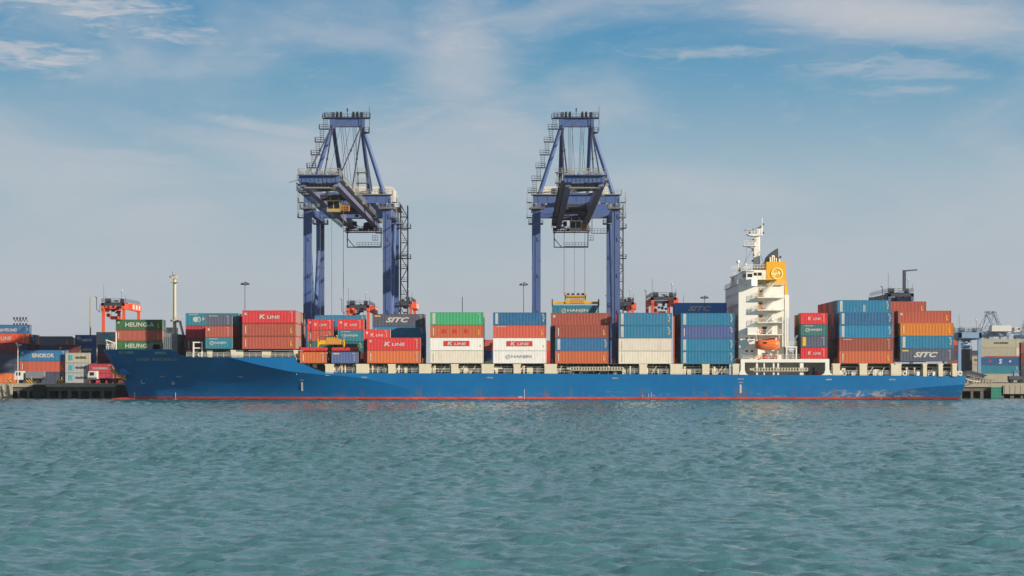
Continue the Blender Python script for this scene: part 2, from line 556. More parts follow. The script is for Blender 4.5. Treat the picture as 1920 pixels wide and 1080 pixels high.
def text_mesh(body, size, mat, shear=0.0, bold=0.012, width=None, align='CENTER', extr=0.012):
    """lettering as a mesh in the XZ plane facing -Y, centred on its origin"""
    key = (body, size, mat, shear, bold, width, align)
    if key in _txt: return _txt[key]
    cu = bpy.data.curves.new('lettering', 'FONT')
    cu.body = body
    cu.size = 1.0
    cu.shear = shear
    cu.offset = bold
    cu.extrude = extr / size
    cu.resolution_u = 2
    o = bpy.data.objects.new('lettering', cu)
    COL.objects.link(o)
    dg = bpy.context.evaluated_depsgraph_get()
    dg.update()
    src = o.evaluated_get(dg).to_mesh()
    vs = np.array([v.co[:] for v in src.vertices])
    fs = [tuple(p.vertices) for p in src.polygons]
    bpy.data.objects.remove(o)
    bpy.data.curves.remove(cu)
    lo, hi_ = vs.min(0), vs.max(0)
    vs[:, 0] -= (lo[0] + hi_[0]) / 2
    vs[:, 1] -= (lo[1] + hi_[1]) / 2
    k = size / (hi_[1] - lo[1])
    kx = k if width is None else width / (hi_[0] - lo[0])
    me = bpy.data.meshes.new('lettering')
    me.from_pydata([(p[0] * kx, -p[2] * size, p[1] * k) for p in vs], [], fs)
    me.materials.append(M[mat])
    me.update()
    _txt[key] = me
    return me


def X_at(px, Y): return (px - VX) * Y / F
def Z_at(py, Y): return EYE + (VY - py) * Y / F


# ------------------------------------------------------------------ water
def make_water():
    def grow(a, b, d0, k):
        out = [a]
        while out[-1] < b:
            out.append(out[-1] + max(d0, k * abs(out[-1])))
        return out
    xp = list(np.arange(0, 19, 0.16)) + list(np.arange(19, 45, 0.30)) + list(np.arange(45, 130, 0.8))
    q = 130.0
    while q < 4000:
        xp.append(min(q, 3400)); q *= 1.25
    xs = np.array(sorted(set([-v for v in xp] + xp)))
    yp = [-700, -300, -120, -20, 20, 34]
    q = 40.0
    while q < 486:
        yp.append(q); q += 0.125 * (q / 45)
    while q < 4000:
        yp.append(min(q, 3600)); q *= 1.22
    ys = np.array(yp, dtype=float)
    Xg, Yg = np.meshgrid(xs, ys)
    rng = np.random.default_rng(11)
    Zg = np.zeros_like(Xg)
    for i in range(84):
        lam = 0.42 * (3.0 / 0.42) ** rng.random()
        th = rng.normal(0.15, 0.55)
        kx, ky = math.sin(th) * 2 * math.pi / lam, math.cos(th) * 2 * math.pi / lam
        amp = 0.0060 * lam ** 0.88
        ph = rng.random() * 6.283
        s = np.sin(kx * Xg + ky * Yg + ph + 0.8 * np.sin(0.11 * Xg + 0.07 * Yg + i))
        Zg += amp * (2.2 * ((1 + s) * 0.5) ** 2.3 - 0.75)
    gust = 0.9 + 0.2 * np.sin(0.045 * Xg + 0.021 * Yg) * np.sin(0.013 * Xg - 0.037 * Yg + 1.0)
    Zg = Zg * gust
    Zg += 0.35 * np.maximum(Zg, 0) ** 2 / 0.15
    fade = np.clip((620 - Yg) / 120, 0, 1) * np.clip((Yg - 10) / 20, 0, 1) * np.clip((220 - np.abs(Xg)) / 60, 0, 1)
    Zg *= fade
    ny, nx = Xg.shape
    co = np.stack([Xg, Yg, Zg], -1).reshape(-1, 3).astype(np.float32)
    me = bpy.data.meshes.new('water')
    me.vertices.add(len(co))
    me.vertices.foreach_set('co', co.ravel())
    idx = np.arange(ny * nx).reshape(ny, nx)
    quads = np.stack([idx[:-1, :-1], idx[:-1, 1:], idx[1:, 1:], idx[1:, :-1]], -1).reshape(-1, 4)
    me.loops.add(quads.size)
    me.loops.foreach_set('vertex_index', quads.ravel().astype(np.int32))
    me.polygons.add(len(quads))
    me.polygons.foreach_set('loop_start', np.arange(0, quads.size, 4, dtype=np.int32))
    me.polygons.foreach_set('use_smooth', np.ones(len(quads), dtype=bool))
    me.update(calc_edges=True)
    me.materials.append(M['water'])
    tag(link('water', me), 'teal harbour water covered in small wind waves', None, None, 'structure')


make_water()
QZ, QY = 3.7, 476.0

g = MB()
gs = [(-3300, QY + 3), (3300, QY + 3), (3300, 3500), (-3300, 3500)]
g.add([(x, y, QZ - 0.03) for x, y in gs], [(0, 1, 2, 3)])
tag(g.build('ground', 'asphalt'), 'grey asphalt of the container yard behind the quay', None, None, 'structure')


# ------------------------------------------------------------------ quay
def make_quay():
    t = thing('quay', 'weathered concrete quay on piles behind the cargo ship', 'quay', (0, QY, 0))
    o = (0, QY, 0)
    m = MB()
    m.box(-420, 520, QY, QY + 3.2, QZ - 0.9, QZ)
    m.box(-420, 520, QY + 3.2, QY + 30, QZ - 0.9, QZ + 0.004)
    m.build('deck_slab', 'concrete', t, origin=o)
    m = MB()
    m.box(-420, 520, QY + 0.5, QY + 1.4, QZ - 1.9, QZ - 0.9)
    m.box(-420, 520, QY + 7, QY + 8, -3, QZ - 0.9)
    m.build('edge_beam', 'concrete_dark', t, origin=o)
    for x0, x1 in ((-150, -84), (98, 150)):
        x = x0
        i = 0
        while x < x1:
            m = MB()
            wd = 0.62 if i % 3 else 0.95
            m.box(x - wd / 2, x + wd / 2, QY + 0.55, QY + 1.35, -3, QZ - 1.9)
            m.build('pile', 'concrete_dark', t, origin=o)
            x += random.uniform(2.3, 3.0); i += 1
    for x in (-119.5, -99.0, -131):
        m = MB()
        m.box(x - 1.6, x + 1.6, QY - 0.5, QY + 0.0, 0.3, QZ - 0.4)
        for k in range(3): m.tube((x - 1 + k, QY, 1.2), (x - 1 + k, QY + 0.5, 1.2), 0.35)
        m.build('fender', 'black', t, origin=o)
    m = MB()
    x = X_at(1867, QY)
    m.box(x - 1.25, x + 1.25, QY - 0.5, QY - 0.05, -0.2, QZ - 0.9)
    for k in range(4): m.box(x - 1.25, x + 1.25, QY - 0.6, QY - 0.5, 0.2 + k * 0.75, 0.32 + k * 0.75)
    tag(m.build('fender', 'green', t, origin=o), 'green fender panel')
    m = MB()
    x = X_at(1881, QY)
    m.box(x, x + 40, QY - 0.25, QY - 0.02, QZ - 2.6, QZ - 0.5)
    for k in range(30): m.box(x + 0.3 + k * 1.3, x + 0.5 + k * 1.3, QY - 0.32, QY - 0.25, QZ - 2.6, QZ - 0.5)
    m.build('facing_wall', 'concrete', t, origin=o)
    m = MB()
    for x in list(np.arange(-150, 150, 14.5)):
        m.tube((x, QY + 0.9, QZ), (x, QY + 0.9, QZ + 0.5), 0.25); m.box(x - 0.45, x + 0.45, QY + 0.75, QY + 1.05, QZ + 0.4, QZ + 0.62)
    m.build('bollard', 'darkgrey', t, origin=o)
    m = MB()      # old end pier block at the frame's edge
    x = X_at(24, QY)
    m.box(x - 30, x, QY - 0.6, QY - 0.02, 0.0, QZ - 0.15)
    for k in range(6): m.beam((x - 8 + k * 1.6, QY - 0.9, -0.5), (x - 8.8 + k * 1.6, QY - 0.75, QZ - 0.5), 0.3)
    m.build('pier_block', 'concrete', t, origin=o)


make_quay()


# ------------------------------------------------------------------ container ship
CY, HB = 456.0, 16.0
SHO = (0, CY, 0)
ship = thing('container_ship', 'long blue container ship with white bridge and ochre funnel moored along the quay', 'ship', SHO)


def lerp_tab(tab):
    xs, ys = [p[0] for p in tab], [p[1] for p in tab]
    return lambda x: float(np.interp(x, xs, ys))


z_top = lerp_tab([(-100, 11.75), (-90, 11.65), (-80.8, 11.6), (-79.6, 11.1), (-78.6, 10.4), (-77.4, 10.0), (-76.2, 9.82), (-70, 9.78),
                  (-51.9, 9.75), (-51.5, 8.6), (-49.8, 8.15), (-47.6, 7.1), (-45.8, 6.5), (-44.4, 6.32), (-41.5, 6.28), (102, 5.5)])
x_stem = lerp_tab([(-1.2, -93.1), (0, -93.2), (0.8, -93.4), (2.4, -93.8), (4.2, -94.6), (7.4, -96.8), (10, -98.4), (11.8, -99.5)])
x_stern = lerp_tab([(-1.2, 100.3), (0, 100.5), (3, 101.2), (5.6, 101.6)])


def z_kn(X):
    z = np.interp(X, [-66.6, -60.1, -53.4, -46.6, -41, -36.6, -30, -23, -18, -14, 72, 75.7, 82.5, 91, 102],
                  [9.6, 7.95, 6.55, 5.85, 5.5, 5.0, 3.6, 1.6, 0.4, -0.5, -0.5, 0.25, 1.75, 2.8, 3.6])
    if X < -66.6: z = z_top(X)
    return float(min(z, z_top(X) - 0.02))


def hull_b(X, z):
    t = min(1, max(0, (-66.0 - X) / 37.0))
    bt = HB * max(0.0, 1 - t ** 2.3) ** 0.62
    t2 = min(1, max(0, (-23.0 - X) / 74.0))
    bw = HB * (1 - t2 ** 1.5)
    zk = z_kn(X)
    if X < 0:
        v = min(1, max(-0.1, z / max(zk, 0.5)))
        b = bt if z >= zk else bw + (bt - bw) * (max(v, 0) ** 1.7 if v > 0 else v * 0.5)
    else:
        st = max(0, (X - 84) / 18)
        bt = HB - 0.7 * st ** 2
        b = bt if z >= zk else bt - 0.72 * (zk - z) * min(1, (X - 70) / 14)
    c = max(0.0, min(1.0, (X - x_stem(z)) / 7.0)) ** 0.55
    return max(0.0, b * c)


def hull_y(X, z): return CY - hull_b(X, z)


def make_hull():
    us = list(np.linspace(0, 0.06, 14)) + list(np.linspace(0.06, 0.36, 64)[1:]) + list(np.linspace(0.36, 0.86, 24)[1:]) + list(np.linspace(0.86, 1, 22)[1:])
    # make sure the sheer steps get their own stations
    extra = [(x + 99.5) / 201.1 for x in (-80.8, -79.6, -78.6, -77.4, -76.2, -51.9, -51.5, -49.8, -47.6, -45.8, -44.4)]
    us = sorted(us + extra)
    m = MB()
    for side in (-1, 1):
        lo_n, hi_n = 10, 4
        for part in ('lo', 'hi'):
            n = lo_n if part == 'lo' else hi_n
            rows = []
            for u in us:
                Xn = -99.5 + 201.1 * u
                zk, zt = z_kn(Xn), z_top(Xn)
                if zk < -1.2: zk = -1.19
                r = []
                for j in range(n + 1):
                    z = -1.2 + (zk + 1.2) * j / n if part == 'lo' else zk + (zt - zk) * j / n
                    xs_, xe = x_stem(z), x_stern(z)
                    X = Xn
                    if u < 0.06: X = xs_ + (Xn + 99.5) * (-99.5 + 201.1 * 0.06 - xs_) / (201.1 * 0.06)
                    if u > 0.9: X = Xn + (xe - 101.6) * (u - 0.9) / 0.1
                    r.append((X, CY + side * hull_b(X, z) if u > 0 else CY, z))
                rows.append(r)
            vs = [p for r in rows for p in r]
            k = n + 1
            fs = []
            for i in range(len(us) - 1):
                for j in range(n):
                    q = (i * k + j, (i + 1) * k + j, (i + 1) * k + j + 1, i * k + j + 1)
                    fs.append(q if side < 0 else q[::-1])
            m.add(vs, fs)
            # transom half
            last = rows[-1]
            for j in range(n):
                a, b = last[j], last[j + 1]
                q = [a, (a[0], CY, a[2]), (b[0], CY, b[2]), b]
                m.add(q, [(0, 1, 2, 3) if side < 0 else (3, 2, 1, 0)])
    return m.build('hull', 'hull', ship, True, SHO, 30)


make_hull()
SP = ship


def deck_strip(name, x0, x1, drop, mat, n=24, inset=0.25):
    m = MB()
    vs, fs = [], []
    for i in range(n + 1):
        X = x0 + (x1 - x0) * i / n
        z = z_top(X) - drop
        b = max(0.02, hull_b(X, z) - inset)
        vs += [(X, CY - b, z), (X, CY + b, z)]
    for i in range(n): fs.append((2 * i, 2 * i + 2, 2 * i + 3, 2 * i + 1))
    m.add(vs, fs)
    return m.build(name, mat, ship, False, SHO)


deck_strip('foredeck', -98.4, -78.5, 1.1, 'deck')
deck_strip('raised_deck', -78.5, -51.7, 0.06, 'deck')
deck_strip('main_deck', -51.7, 101.3, 0.06, 'deck')
m = MB().box(-51.8, -51.66, CY - 15.6, CY + 15.6, 5.8, 9.7)
m.build('deck_break', 'cream', ship, origin=SHO)
m = MB().ball((-94.2, CY, -0.75), (4.5, 1.7, 1.25), 20, 12)
m.build('bulbous_bow', paint('boot_topping_red', S(196, 66, 66), 0.4, 0.2, 0.2), ship, True, SHO)


def hull_text(body, px0, px1, py, hpx, mat, name='lettering', Yg=443.0):
    """lettering laid on the plating"""
    Xc = X_at((px0 + px1) / 2, Yg); zc = Z_at(py, Yg)
    for _ in range(4):
        Yg = hull_y(Xc, zc)
        Xc = X_at((px0 + px1) / 2, Yg); zc = Z_at(py, Yg)
    wd = (px1 - px0) * Yg / F
    me = text_mesh(body, hpx * Yg / F, mat, 0, 0.02, wd).copy()
    for v in me.vertices:
        X, z = Xc + v.co.x, zc + v.co.z
        v.co = (X, hull_y(X, z) - 0.05 + v.co.y - CY, z)
    me.update()
    return link(name, me, ship)


hull_text('HANJIN  MANZANILLO', 254, 335, 674.5, 7, 'print_grey', 'ship_name')
hull_text('BTC  SHENG', 219, 252, 661, 4.6, 'print_white')
hull_text('MANILA', 290, 312, 661.5, 4.6, 'print_white')
for a, b, y, s_ in ((299, 310, 706, 'NO.1'), (330, 341, 706, 'NO.2'), (446, 456, 706.5, 'HOLD'), (677, 688, 707.5, 'HOLD'), (913, 924, 708, 'HOLD'),
                    (1148, 1159, 709, 'HOLD'), (1383, 1395, 710.5, 'HOLD'), (1548, 1560, 711.5, 'AREA'), (1667, 1679, 711.5, 'HOLD'),
                    (562, 569, 713, 'TUG'), (1385, 1393, 717, 'TUG'), (1676, 1686, 743, '4 M')):
    hull_text(s_, a, b, y, 2.6, 'print_white', 'hull_mark')


def hull_mark(pts_px, w=0.14, mat='print_white', name='hull_mark', Yg=443.0):
    """painted line on the plating through photo-measured points"""
    m = MB()
    P = []
    for px, py in pts_px:
        Y = Yg
        for _ in range(4):
            X, z = X_at(px, Y), Z_at(py, Y)
            Y = hull_y(X, z)
        P.append(Vector((X, Y - 0.04, z)))
    for a, b in zip(P, P[1:]): m.beam(a, b, 0.05, w, up=(0, 0, 1)) if abs((b - a).z) < abs((b - a).x) else m.beam(a, b, 0.05, w, up=(1, 0, 0))
    return m.build(name, mat, ship, origin=SHO)


hull_mark([(566.2, 717), (566.7, 733)], 0.42)
hull_mark([(1388.6, 721), (1388.6, 737)], 0.42)
for px, a in ((252.5, 735), (329, 736), (983, 729.5), (1652, 734)): hull_mark([(px, a), (px, 749)], 0.13)
hull_mark([(324, 748.6), (333, 748.6)], 0.1)
hull_mark([(266, 712), (264.5, 717), (267, 719), (271.5, 718.8)], 0.2)     # bulbous-bow symbol
hull_mark([(322, 717.5), (324, 715.8), (326.5, 717.2), (327, 719.6), (324.5, 721), (322, 719.6), (322, 717.5)], 0.17)   # thruster symbol
hull_mark([(323, 720), (326.5, 717.3)], 0.14)
for x in (972, 974, 977): hull_mark([(x, 743.5), (x + 1.5, 745.5)], 0.3)
for x in (1205, 1216, 1221): hull_mark([(x, 736 + (x % 3) * 2), (x + .3, 745)], 0.1)


# anchor in its recess
def hull_pt(px, py, Y=450.0):
    for _ in range(5):
        X, z = X_at(px, Y), Z_at(py, Y)
        Y = hull_y(X, z)
    return Vector((X, Y, z))


p = hull_pt(236, 696)
m = MB().ball(p, (1.5, 0.55, 0.95), 16, 10)
m.build('anchor_bolster', paint('bolster_blue', S(24, 104, 176), 0.4, 0.2, 0.2), ship, True, SHO)
q = hull_pt(229, 703)
m = MB()
m.beam(q + Vector((1.5, -0.6, 1.6)), q + Vector((-0.3, -0.9, -0.3)), 0.42)
m.beam(q + Vector((-2.6, -0.5, 1.1)), q + Vector((1.1, -1.0, -1.1)), 0.62, 0.5)
m.prism([(-0.2, -0.3), (0.35, 0.1), (-1.0, 1.5), (-1.15, 1.2)], 'y', -0.25, 0.25)
vs = [(v[0] + q.x - 1.7, v[1] + q.y - 0.9, v[2] + q.z + 0.7) for v in m.v[-8:]]
m.v[-8:] = vs
m.prism([(-0.3, -0.2), (0.3, 0.2), (-0.1, 1.7), (-0.45, 1.6)], 'y', -0.25, 0.25)
m.v[-8:] = [(v[0] + q.x + 0.9, v[1] + q.y - 1.2, v[2] + q.z - 0.6) for v in m.v[-8:]]
m.build('anchor', 'anchor', ship, origin=SHO)

# ---- foredeck gear
fx = X_at(327.5, CY)
m = MB()
m.tube((fx, CY, 10.4), (fx, CY, Z_at(518, CY)), 0.46, 0.36, 14)
m.tube((fx, CY, 18.4), (fx, CY, 18.8), 1.0, n=12)
m.build('foremast', 'mast_cream', ship, True, SHO)
m = MB()
zt = Z_at(518, CY)
m.box(fx - 0.45, fx + 0.6, CY - 0.6, CY + 0.6, zt - 0.6, zt + 0.3)
m.box(fx - 1.0, fx + 1.0, CY - 1, CY + 1, zt - 1.5, zt - 1.4)
m.beam((fx - 0.9, CY - 0.3, zt - 1.5), (fx - 0.9, CY - 0.3, zt + 0.2), 0.12)
m.cbox((fx - 1.0, CY - 0.3, zt - 0.2), (0.5, 0.3, 0.3))
m.beam((fx - 0.5, CY, zt), (fx - 0.5, CY, zt + 1.1), 0.1)
for k in range(9): m.tube((fx - 0.7, CY - 0.5, 19 + k * 1.0), (fx - 0.62, CY - 0.5, 19.05 + k), 0.05, n=5)
m.build('mast_head_light', 'mast_cream', ship, origin=SHO)
m = MB()
for sx, sy in ((1.5, -1.2), (1.5, 1.2)): m.beam((fx + sx * 2.2, CY + sy, 10.4), (fx + 1.2, CY + sy * 0.6, 18.6), 0.3)
m.beam((fx, CY, 18.4), (fx + 1.6, CY, 18.4), 0.3, 0.4)
m.beam((fx, CY - 0.9, 14.7), (fx + 2.4, CY - 0.9, 14.3), 0.2)
m.beam((fx, CY - 0.9, 11.5), (fx + 2.4, CY - 0.9, 14.3), 0.16)
m.rail([(fx + 0.2, CY - 0.8, 18.8), (fx + 1.9, CY - 0.8, 18.8)], 0.8, 0.8)
m.build('mast_stay', 'cream', ship, origin=SHO)
m = MB()
x0, x1 = X_at(321, CY), X_at(347, CY)
m.prism([(x0, 10.3), (x1, 9.7), (x1, Z_at(628, CY)), (x0 + 0.4, Z_at(626, CY))], 'y', CY - 10.5, CY + 10.5)
for k in range(8): m.beam((x0 + 0.2 + k * 0.42, CY - 10.56, 10.4), (x0 + 0.2 + k * 0.42, CY - 10.56, 14.6), 0.12)
m.build('breakwater', 'grey', ship, origin=SHO)
m = MB()
for i, (px, r) in enumerate(((286, 1.15), (294, 0.9), (303, 1.1))):
    X = X_at(px, 450)
    m.tube((X, 449.6, 12.2), (X, 450.1, 12.2), r, n=18)
    m.tube((X, 450.1, 12.2), (X, 453.0, 12.2), r * 0.55, n=14)
    m.tube((X, 453.0, 12.2), (X, 453.4, 12.2), r, n=18)
    m.box(X - 0.9, X + 0.9, 449.8, 453.2, 10.4, 11.4)
m.build('mooring_winch', 'grey', ship, origin=SHO)
m = MB()
X = X_at(217.5, CY)
m.tube((X, CY, 10.5), (X, CY, Z_at(622, CY)), 0.16, 0.12, 8)
m.beam((X, CY, 13.2), (X - 2.4, CY, Z_at(637, CY)), 0.22)
m.beam((X - 1.6, CY, 12.0), (X - 2.4, CY, Z_at(637, CY)), 0.12)
m.build('jackstaff', 'white', ship, origin=SHO)
m = MB()
pts = [(X_at(px, hull_y(X_at(px, 452), 11.6)), hull_y(X_at(px, 452), 11.6) + 0.2, 11.6) for px in (199, 206, 213)]
m.rail(pts, 1.6, 0.7, 0.1, 2)
for k in range(5): m.beam((pts[0][0] + k * .45, pts[0][1] - 0.4 * k * .3, 11.6), (pts[0][0] + 0.3 + k * .45, pts[0][1] - .15 * k, 13.0), 0.1)
m.build('bow_railing', 'white', ship, origin=SHO)
m = MB()      # small cargo-gear platform forward of the first stack
xa, xb = X_at(363, 441), X_at(379, 441)
for x in (xa, xb): m.beam((x, 441, 9.6), (x, 441, 13.2), 0.28)
for z in (11.9, 13.2): m.beam((xa - .2, 441, z), (xb + .2, 441, z), 0.24)
m.box(xa, xb, 441.5, 443, 9.7, 9.95)
m.ring((xb - 0.5, 440.9, 10.4), 0.38, 0.1, 'y')
m.box(xa + 0.4, xb - 1.0, 441.3, 442.4, 9.7, 11.0)
m.build('deck_platform', 'white', ship, origin=SHO)

# ---- cargo deck: coaming wall, pedestals, rails
GAPS = []
m = MB()
m.box(-51.5, 47.5, 442.6, 469.4, 5.3, 8.25)
m.box(71.5, 99.5, 442.6, 469.4, 5.0, 8.2)
m.build('hatch_coaming', 'darkgrey', ship, origin=SHO)
m = MB()
m.box(-77.0, -52, 441.2, 470.8, 9.6, 11.3)
m.build('hatch_coaming', 'darkgrey', ship, origin=SHO)
m = MB()
for x0, x1, z in ((-51.5, 47.5, 8.25), (71.5, 86, 8.2), (86.2, 99.5, 8.2)): m.box(x0, x1, 440.2, 471.6, z, z + 0.12)
m.build('hatch_cover', 'darkgrey', ship, origin=SHO)


def pedestal(pxa, pxb, zb=5.6, zt=8.24, Y=440.05, mat='cream'):
    xa, xb = X_at(pxa, Y), X_at(pxb, Y)
    m = MB()
    m.prism([(xa + 0.0, zb), (xb, zb), (xb, zt - 0.35), (xb + 0.12, zt - 0.3), (xb + 0.12, zt), (xa - 0.12, zt), (xa - 0.12, zt - 0.3), (xa, zt - 0.35)], 'y', Y, Y + 2.4)
    m.box(xa - 0.05, xb + 0.05, Y - 0.06, Y, zb + 0.5, zb + 0.62)
    m.build('pedestal', mat, ship, origin=SHO)


PEDS = [(610, 625), (668, 691), (728, 741), (786, 808), (846, 859), (903, 926), (963, 976), (1021, 1044), (1199, 1213), (1257, 1280), (1317, 1330), (1374, 1386)]
for a, b in PEDS: pedestal(a, b)
for a, b in ((1562, 1575), (1612, 1626), (1671, 1678), (1678, 1690), (1731, 1738), (1760, 1768), (1786, 1794)): pedestal(a, b, 5.4, 8.35)
for a, b in ((388, 398), (433, 456), (491, 508), (551, 556)): pedestal(a, b, 9.7, 11.45, 441.0)
for a, b in ((384, 436), (454, 553)):
    xa, xb = X_at(a, 441), X_at(b, 441)
    m = MB().box(xa, xb, 441.1, 443, 11.4, 11.62)
    m.build('hatch_cover', 'deck', ship, origin=SHO)
rng = random.Random(4)
for a, b in ((556, 1382), (1560, 1790)):      # lockers, vents and pipes in the side passage
    px = a
    while px < b:
        x = X_at(px, 441.5)
        z = z_top(x)
        k = rng.random()
        if k < 0.35: MB().box(x, x + rng.uniform(0.8, 2.2), 441.6, 442.4, z, z + rng.uniform(0.8, 1.7)).build('deck_locker', 'cream', ship, origin=SHO)
        elif k < 0.6: MB().tube((x, 441.2, z), (x, 441.2, z + 1.6), 0.16, n=8).ball((x, 441.1, z + 1.65), 0.28, 8, 5).build('deck_vent', 'cream', ship, origin=SHO)
        elif k < 0.8: MB().beam((x, 441, z), (x + 1.2, 441, z + 1.9), 0.14).build('deck_strut', 'cream', ship, origin=SHO)
        px += rng.uniform(5, 12)
m = MB()
m.beam((-44, 441.9, 7.7), (47, 441.9, 7.6), 0.16); m.beam((-44, 442.1, 7.2), (47, 442.1, 7.1), 0.22)
m.beam((72, 441.9, 7.6), (99, 441.9, 7.5), 0.16)
for k in range(60): m.beam((-43 + k * 1.52, 442, 6.2), (-43 + k * 1.52, 442, 8.2), 0.1)
m.build('deck_piping', 'cream', ship, origin=SHO)
m = MB()
m.rail([(-43.5, 440.25, 6.3), (11, 440.25, 6.1)], 1.05, 1.5, 0.055, 2)
m.rail([(24, 440.25, 6.05), (47, 440.25, 5.95)], 1.05, 1.5, 0.055, 2)
m.rail([(70, 440.25, 5.75), (99, 440.7, 5.55), (100.8, 441.5, 5.55)], 1.05, 1.5, 0.06, 2)
m.build('deck_railing', 'white', ship, origin=SHO)
m = MB()
m.rail([(-77, 440.8, 9.8), (-67, 440.2, 9.78), (-52, 440.2, 9.75)], 1.0, 1.5, 0.055, 2)
m.build('deck_railing', 'white', ship, origin=SHO)
m = MB()      # yellow lashing gear between the bays
for px in (561, 690, 795, 917, 1033, 1150, 1265, 1382, 1567, 1680):
    x = X_at(px, 441)
    m.beam((x - .35, 441, 8.3), (x - .35, 441, 9.4), 0.09); m.beam((x + .35, 441, 8.3), (x + .35, 441, 9.4), 0.09)
    m.beam((x - .35, 441, 8.85), (x + .35, 441, 8.85), 0.09); m.beam((x - .35, 441, 9.4), (x + .35, 441, 9.4), 0.09)
m.build('lashing_rail', 'anchor', ship, origin=SHO)
m = MB()      # poop deck mooring gear under the aftmost stack
for px in (1700, 1713, 1745):
    x = X_at(px, 442)
    m.tube((x, 441.2, 6.5), (x, 443.2, 6.5), 0.75, n=14); m.box(x - 0.8, x + 0.8, 441.4, 443, 5.5, 6.1)
m.build('mooring_winch', 'darkgrey', ship, origin=SHO)
m = MB()
for px in (1583, 1696, 1785, 1800): m.ring((X_at(px, 440.4), 440.4, 6.05), 0.42, 0.12, 'y')
for px in (1600, 1640, 1652, 1722, 1752): x = X_at(px, 440.6); m.box(x - .4, x + .4, 440.5, 441, 5.5, 6.5)
m.build('fairlead', 'white', ship, origin=SHO)


def gangway(pa, pb, py, Y=440.0):
    xa, xb, z = X_at(pa, Y), X_at(pb, Y), Z_at(py, Y)
    m = MB()
    m.box(xa, xb, Y - 0.05, Y + 0.75, z - 0.4, z - 0.3)
    m.beam((xa, Y - 0.08, z - 0.32), (xb, Y - 0.08, z - 0.32), 0.1, 0.18)
    m.beam((xa, Y - 0.08, z + 0.38), (xb, Y - 0.08, z + 0.38), 0.1, 0.1)
    n = int((xb - xa) / 0.62)
    for i in range(n + 1):
        x = xa + (xb - xa) * i / n
        m.box(x - 0.15, x + 0.15, Y - 0.14, Y - 0.02, z - 0.3, z + 0.36)
    m.tube((xa - 0.9, Y, z), (xa, Y, z), 0.3, n=8)
    m.build('gangway', 'mast_cream', ship, origin=SHO)
    MB().box(xa, xb, Y + 0.76, Y + 0.8, z - 0.3, z + 0.34).build('gangway_back', 'darkgrey', ship, origin=SHO)


gangway(1070, 1168, 691.5)
gangway(1413, 1514, 693)

# ---- accommodation block
X0 = X_at(1385, 441.5)
XF = X0
top = Z_at(533, 441.5)
m = MB()
m.box(X0, X_at(1421, 441.5), 441.5, 470.5, 9.4, top)
m.box(X_at(1421, 441.5), X_at(1471, 441.5), 442.3, 469.7, 9.4, Z_at(533, 441.5) - 0.02)
m.box(X_at(1471, 443), X_at(1479, 443), 442.5, 469.5, 9.4, Z_at(553, 443))
m.build('deckhouse', 'white', ship, origin=SHO)
m = MB()
m.box(X0 - 0.3, X0 + 3.6, 441.3, 470.7, top, top + 0.12)
m.box(X_at(1408, 443), X_at(1437, 443), 443.6, 468.4, top, Z_at(506, 443))
m.box(X0 + 1.4, X_at(1410, 444), 444.5, 467.5, top + 0.3, Z_at(508, 444))
m.build('wheelhouse', 'white', ship, origin=SHO)
# bridge wings
for s in (-1, 1):
    f = lambda y: CY + s * (CY - y)
    pl = [(50.3, f(445.4)), (52.2, f(438.9)), (53.6, f(439.4)), (53.6, f(446)), (50.3, f(446))]
    m = MB()
    m.prism(pl, 'z', Z_at(536, 440), Z_at(523.5, 440))
    m.prism([(50.7, f(446.5)), (50.7, f(443.4)), (51.3, f(441.6)), (53.0, f(441.6)), (53.0, f(446.5))], 'z', Z_at(523.5, 440), Z_at(508, 440))
    m.prism([(50.4, f(446.7)), (50.4, f(443.2)), (51.1, f(441.2)), (53.3, f(441.2)), (53.3, f(446.7))], 'z', Z_at(508, 440), Z_at(507, 440))
    w_ = m.build('bridge_wing', 'white', ship, origin=SHO)
    m = MB()
    d = Vector((51.4 - 49.6, 0, 0))
    za, zb = Z_at(519, 440), Z_at(512.5, 440)
    yy = f(441.6) - s * -1 * 0.0
    y0, y1 = sorted((f(441.57), f(441.7)))
    m.box(51.6, 52.7, y0, y1, za, zb)
    a = Vector((50.72, f(443.3), 0)); b = Vector((51.27, f(441.7), 0)); nrm = Vector((-0.04, -0.03 if s < 0 else 0.03, 0))
    m.add([(a + nrm) + Vector((0, 0, za)), (b + nrm) + Vector((0, 0, za)), (b + nrm) + Vector((0, 0, zb)), (a + nrm) + Vector((0, 0, zb))], [(0, 1, 2, 3)])
    m.build('window', 'glass', w_, origin=SHO)
    m = MB()
    y0, y1 = sorted((f(439.3), f(446)))
    for k in range(4): m.beam((53.6 + k * 1.1, f(441), Z_at(533, 441)), (54.6 + k * 1.1, f(439.2), Z_at(525, 441)), 0.16)
    m.box(53.6, 58.2, *sorted((f(439.4), f(443.6))), Z_at(525.5, 441), Z_at(524.7, 441))
    m.rail([(53.6, f(439.5), Z_at(525, 441)), (58.2, f(439.5), Z_at(525, 441))], 1.0, 1.2)
    m.build('wing_bracket', 'pale_yellow', ship, origin=SHO)
m = MB()
for k in range(12):
    y = 446.2 + k * 1.72
    m.box(X0 + 1.36, X0 + 1.42, y, y + (1.66 if k < 6 else 1.2), Z_at(519.5, 445), Z_at(512.5, 445))
for k in range(2):
    x = X_at(1412 + k * 9, 443.5)
    m.box(x, x + 0.9, 443.55, 443.65, Z_at(517, 443.5), Z_at(511, 443.5))
m.build('wheelhouse_window', 'glass', ship, origin=SHO)
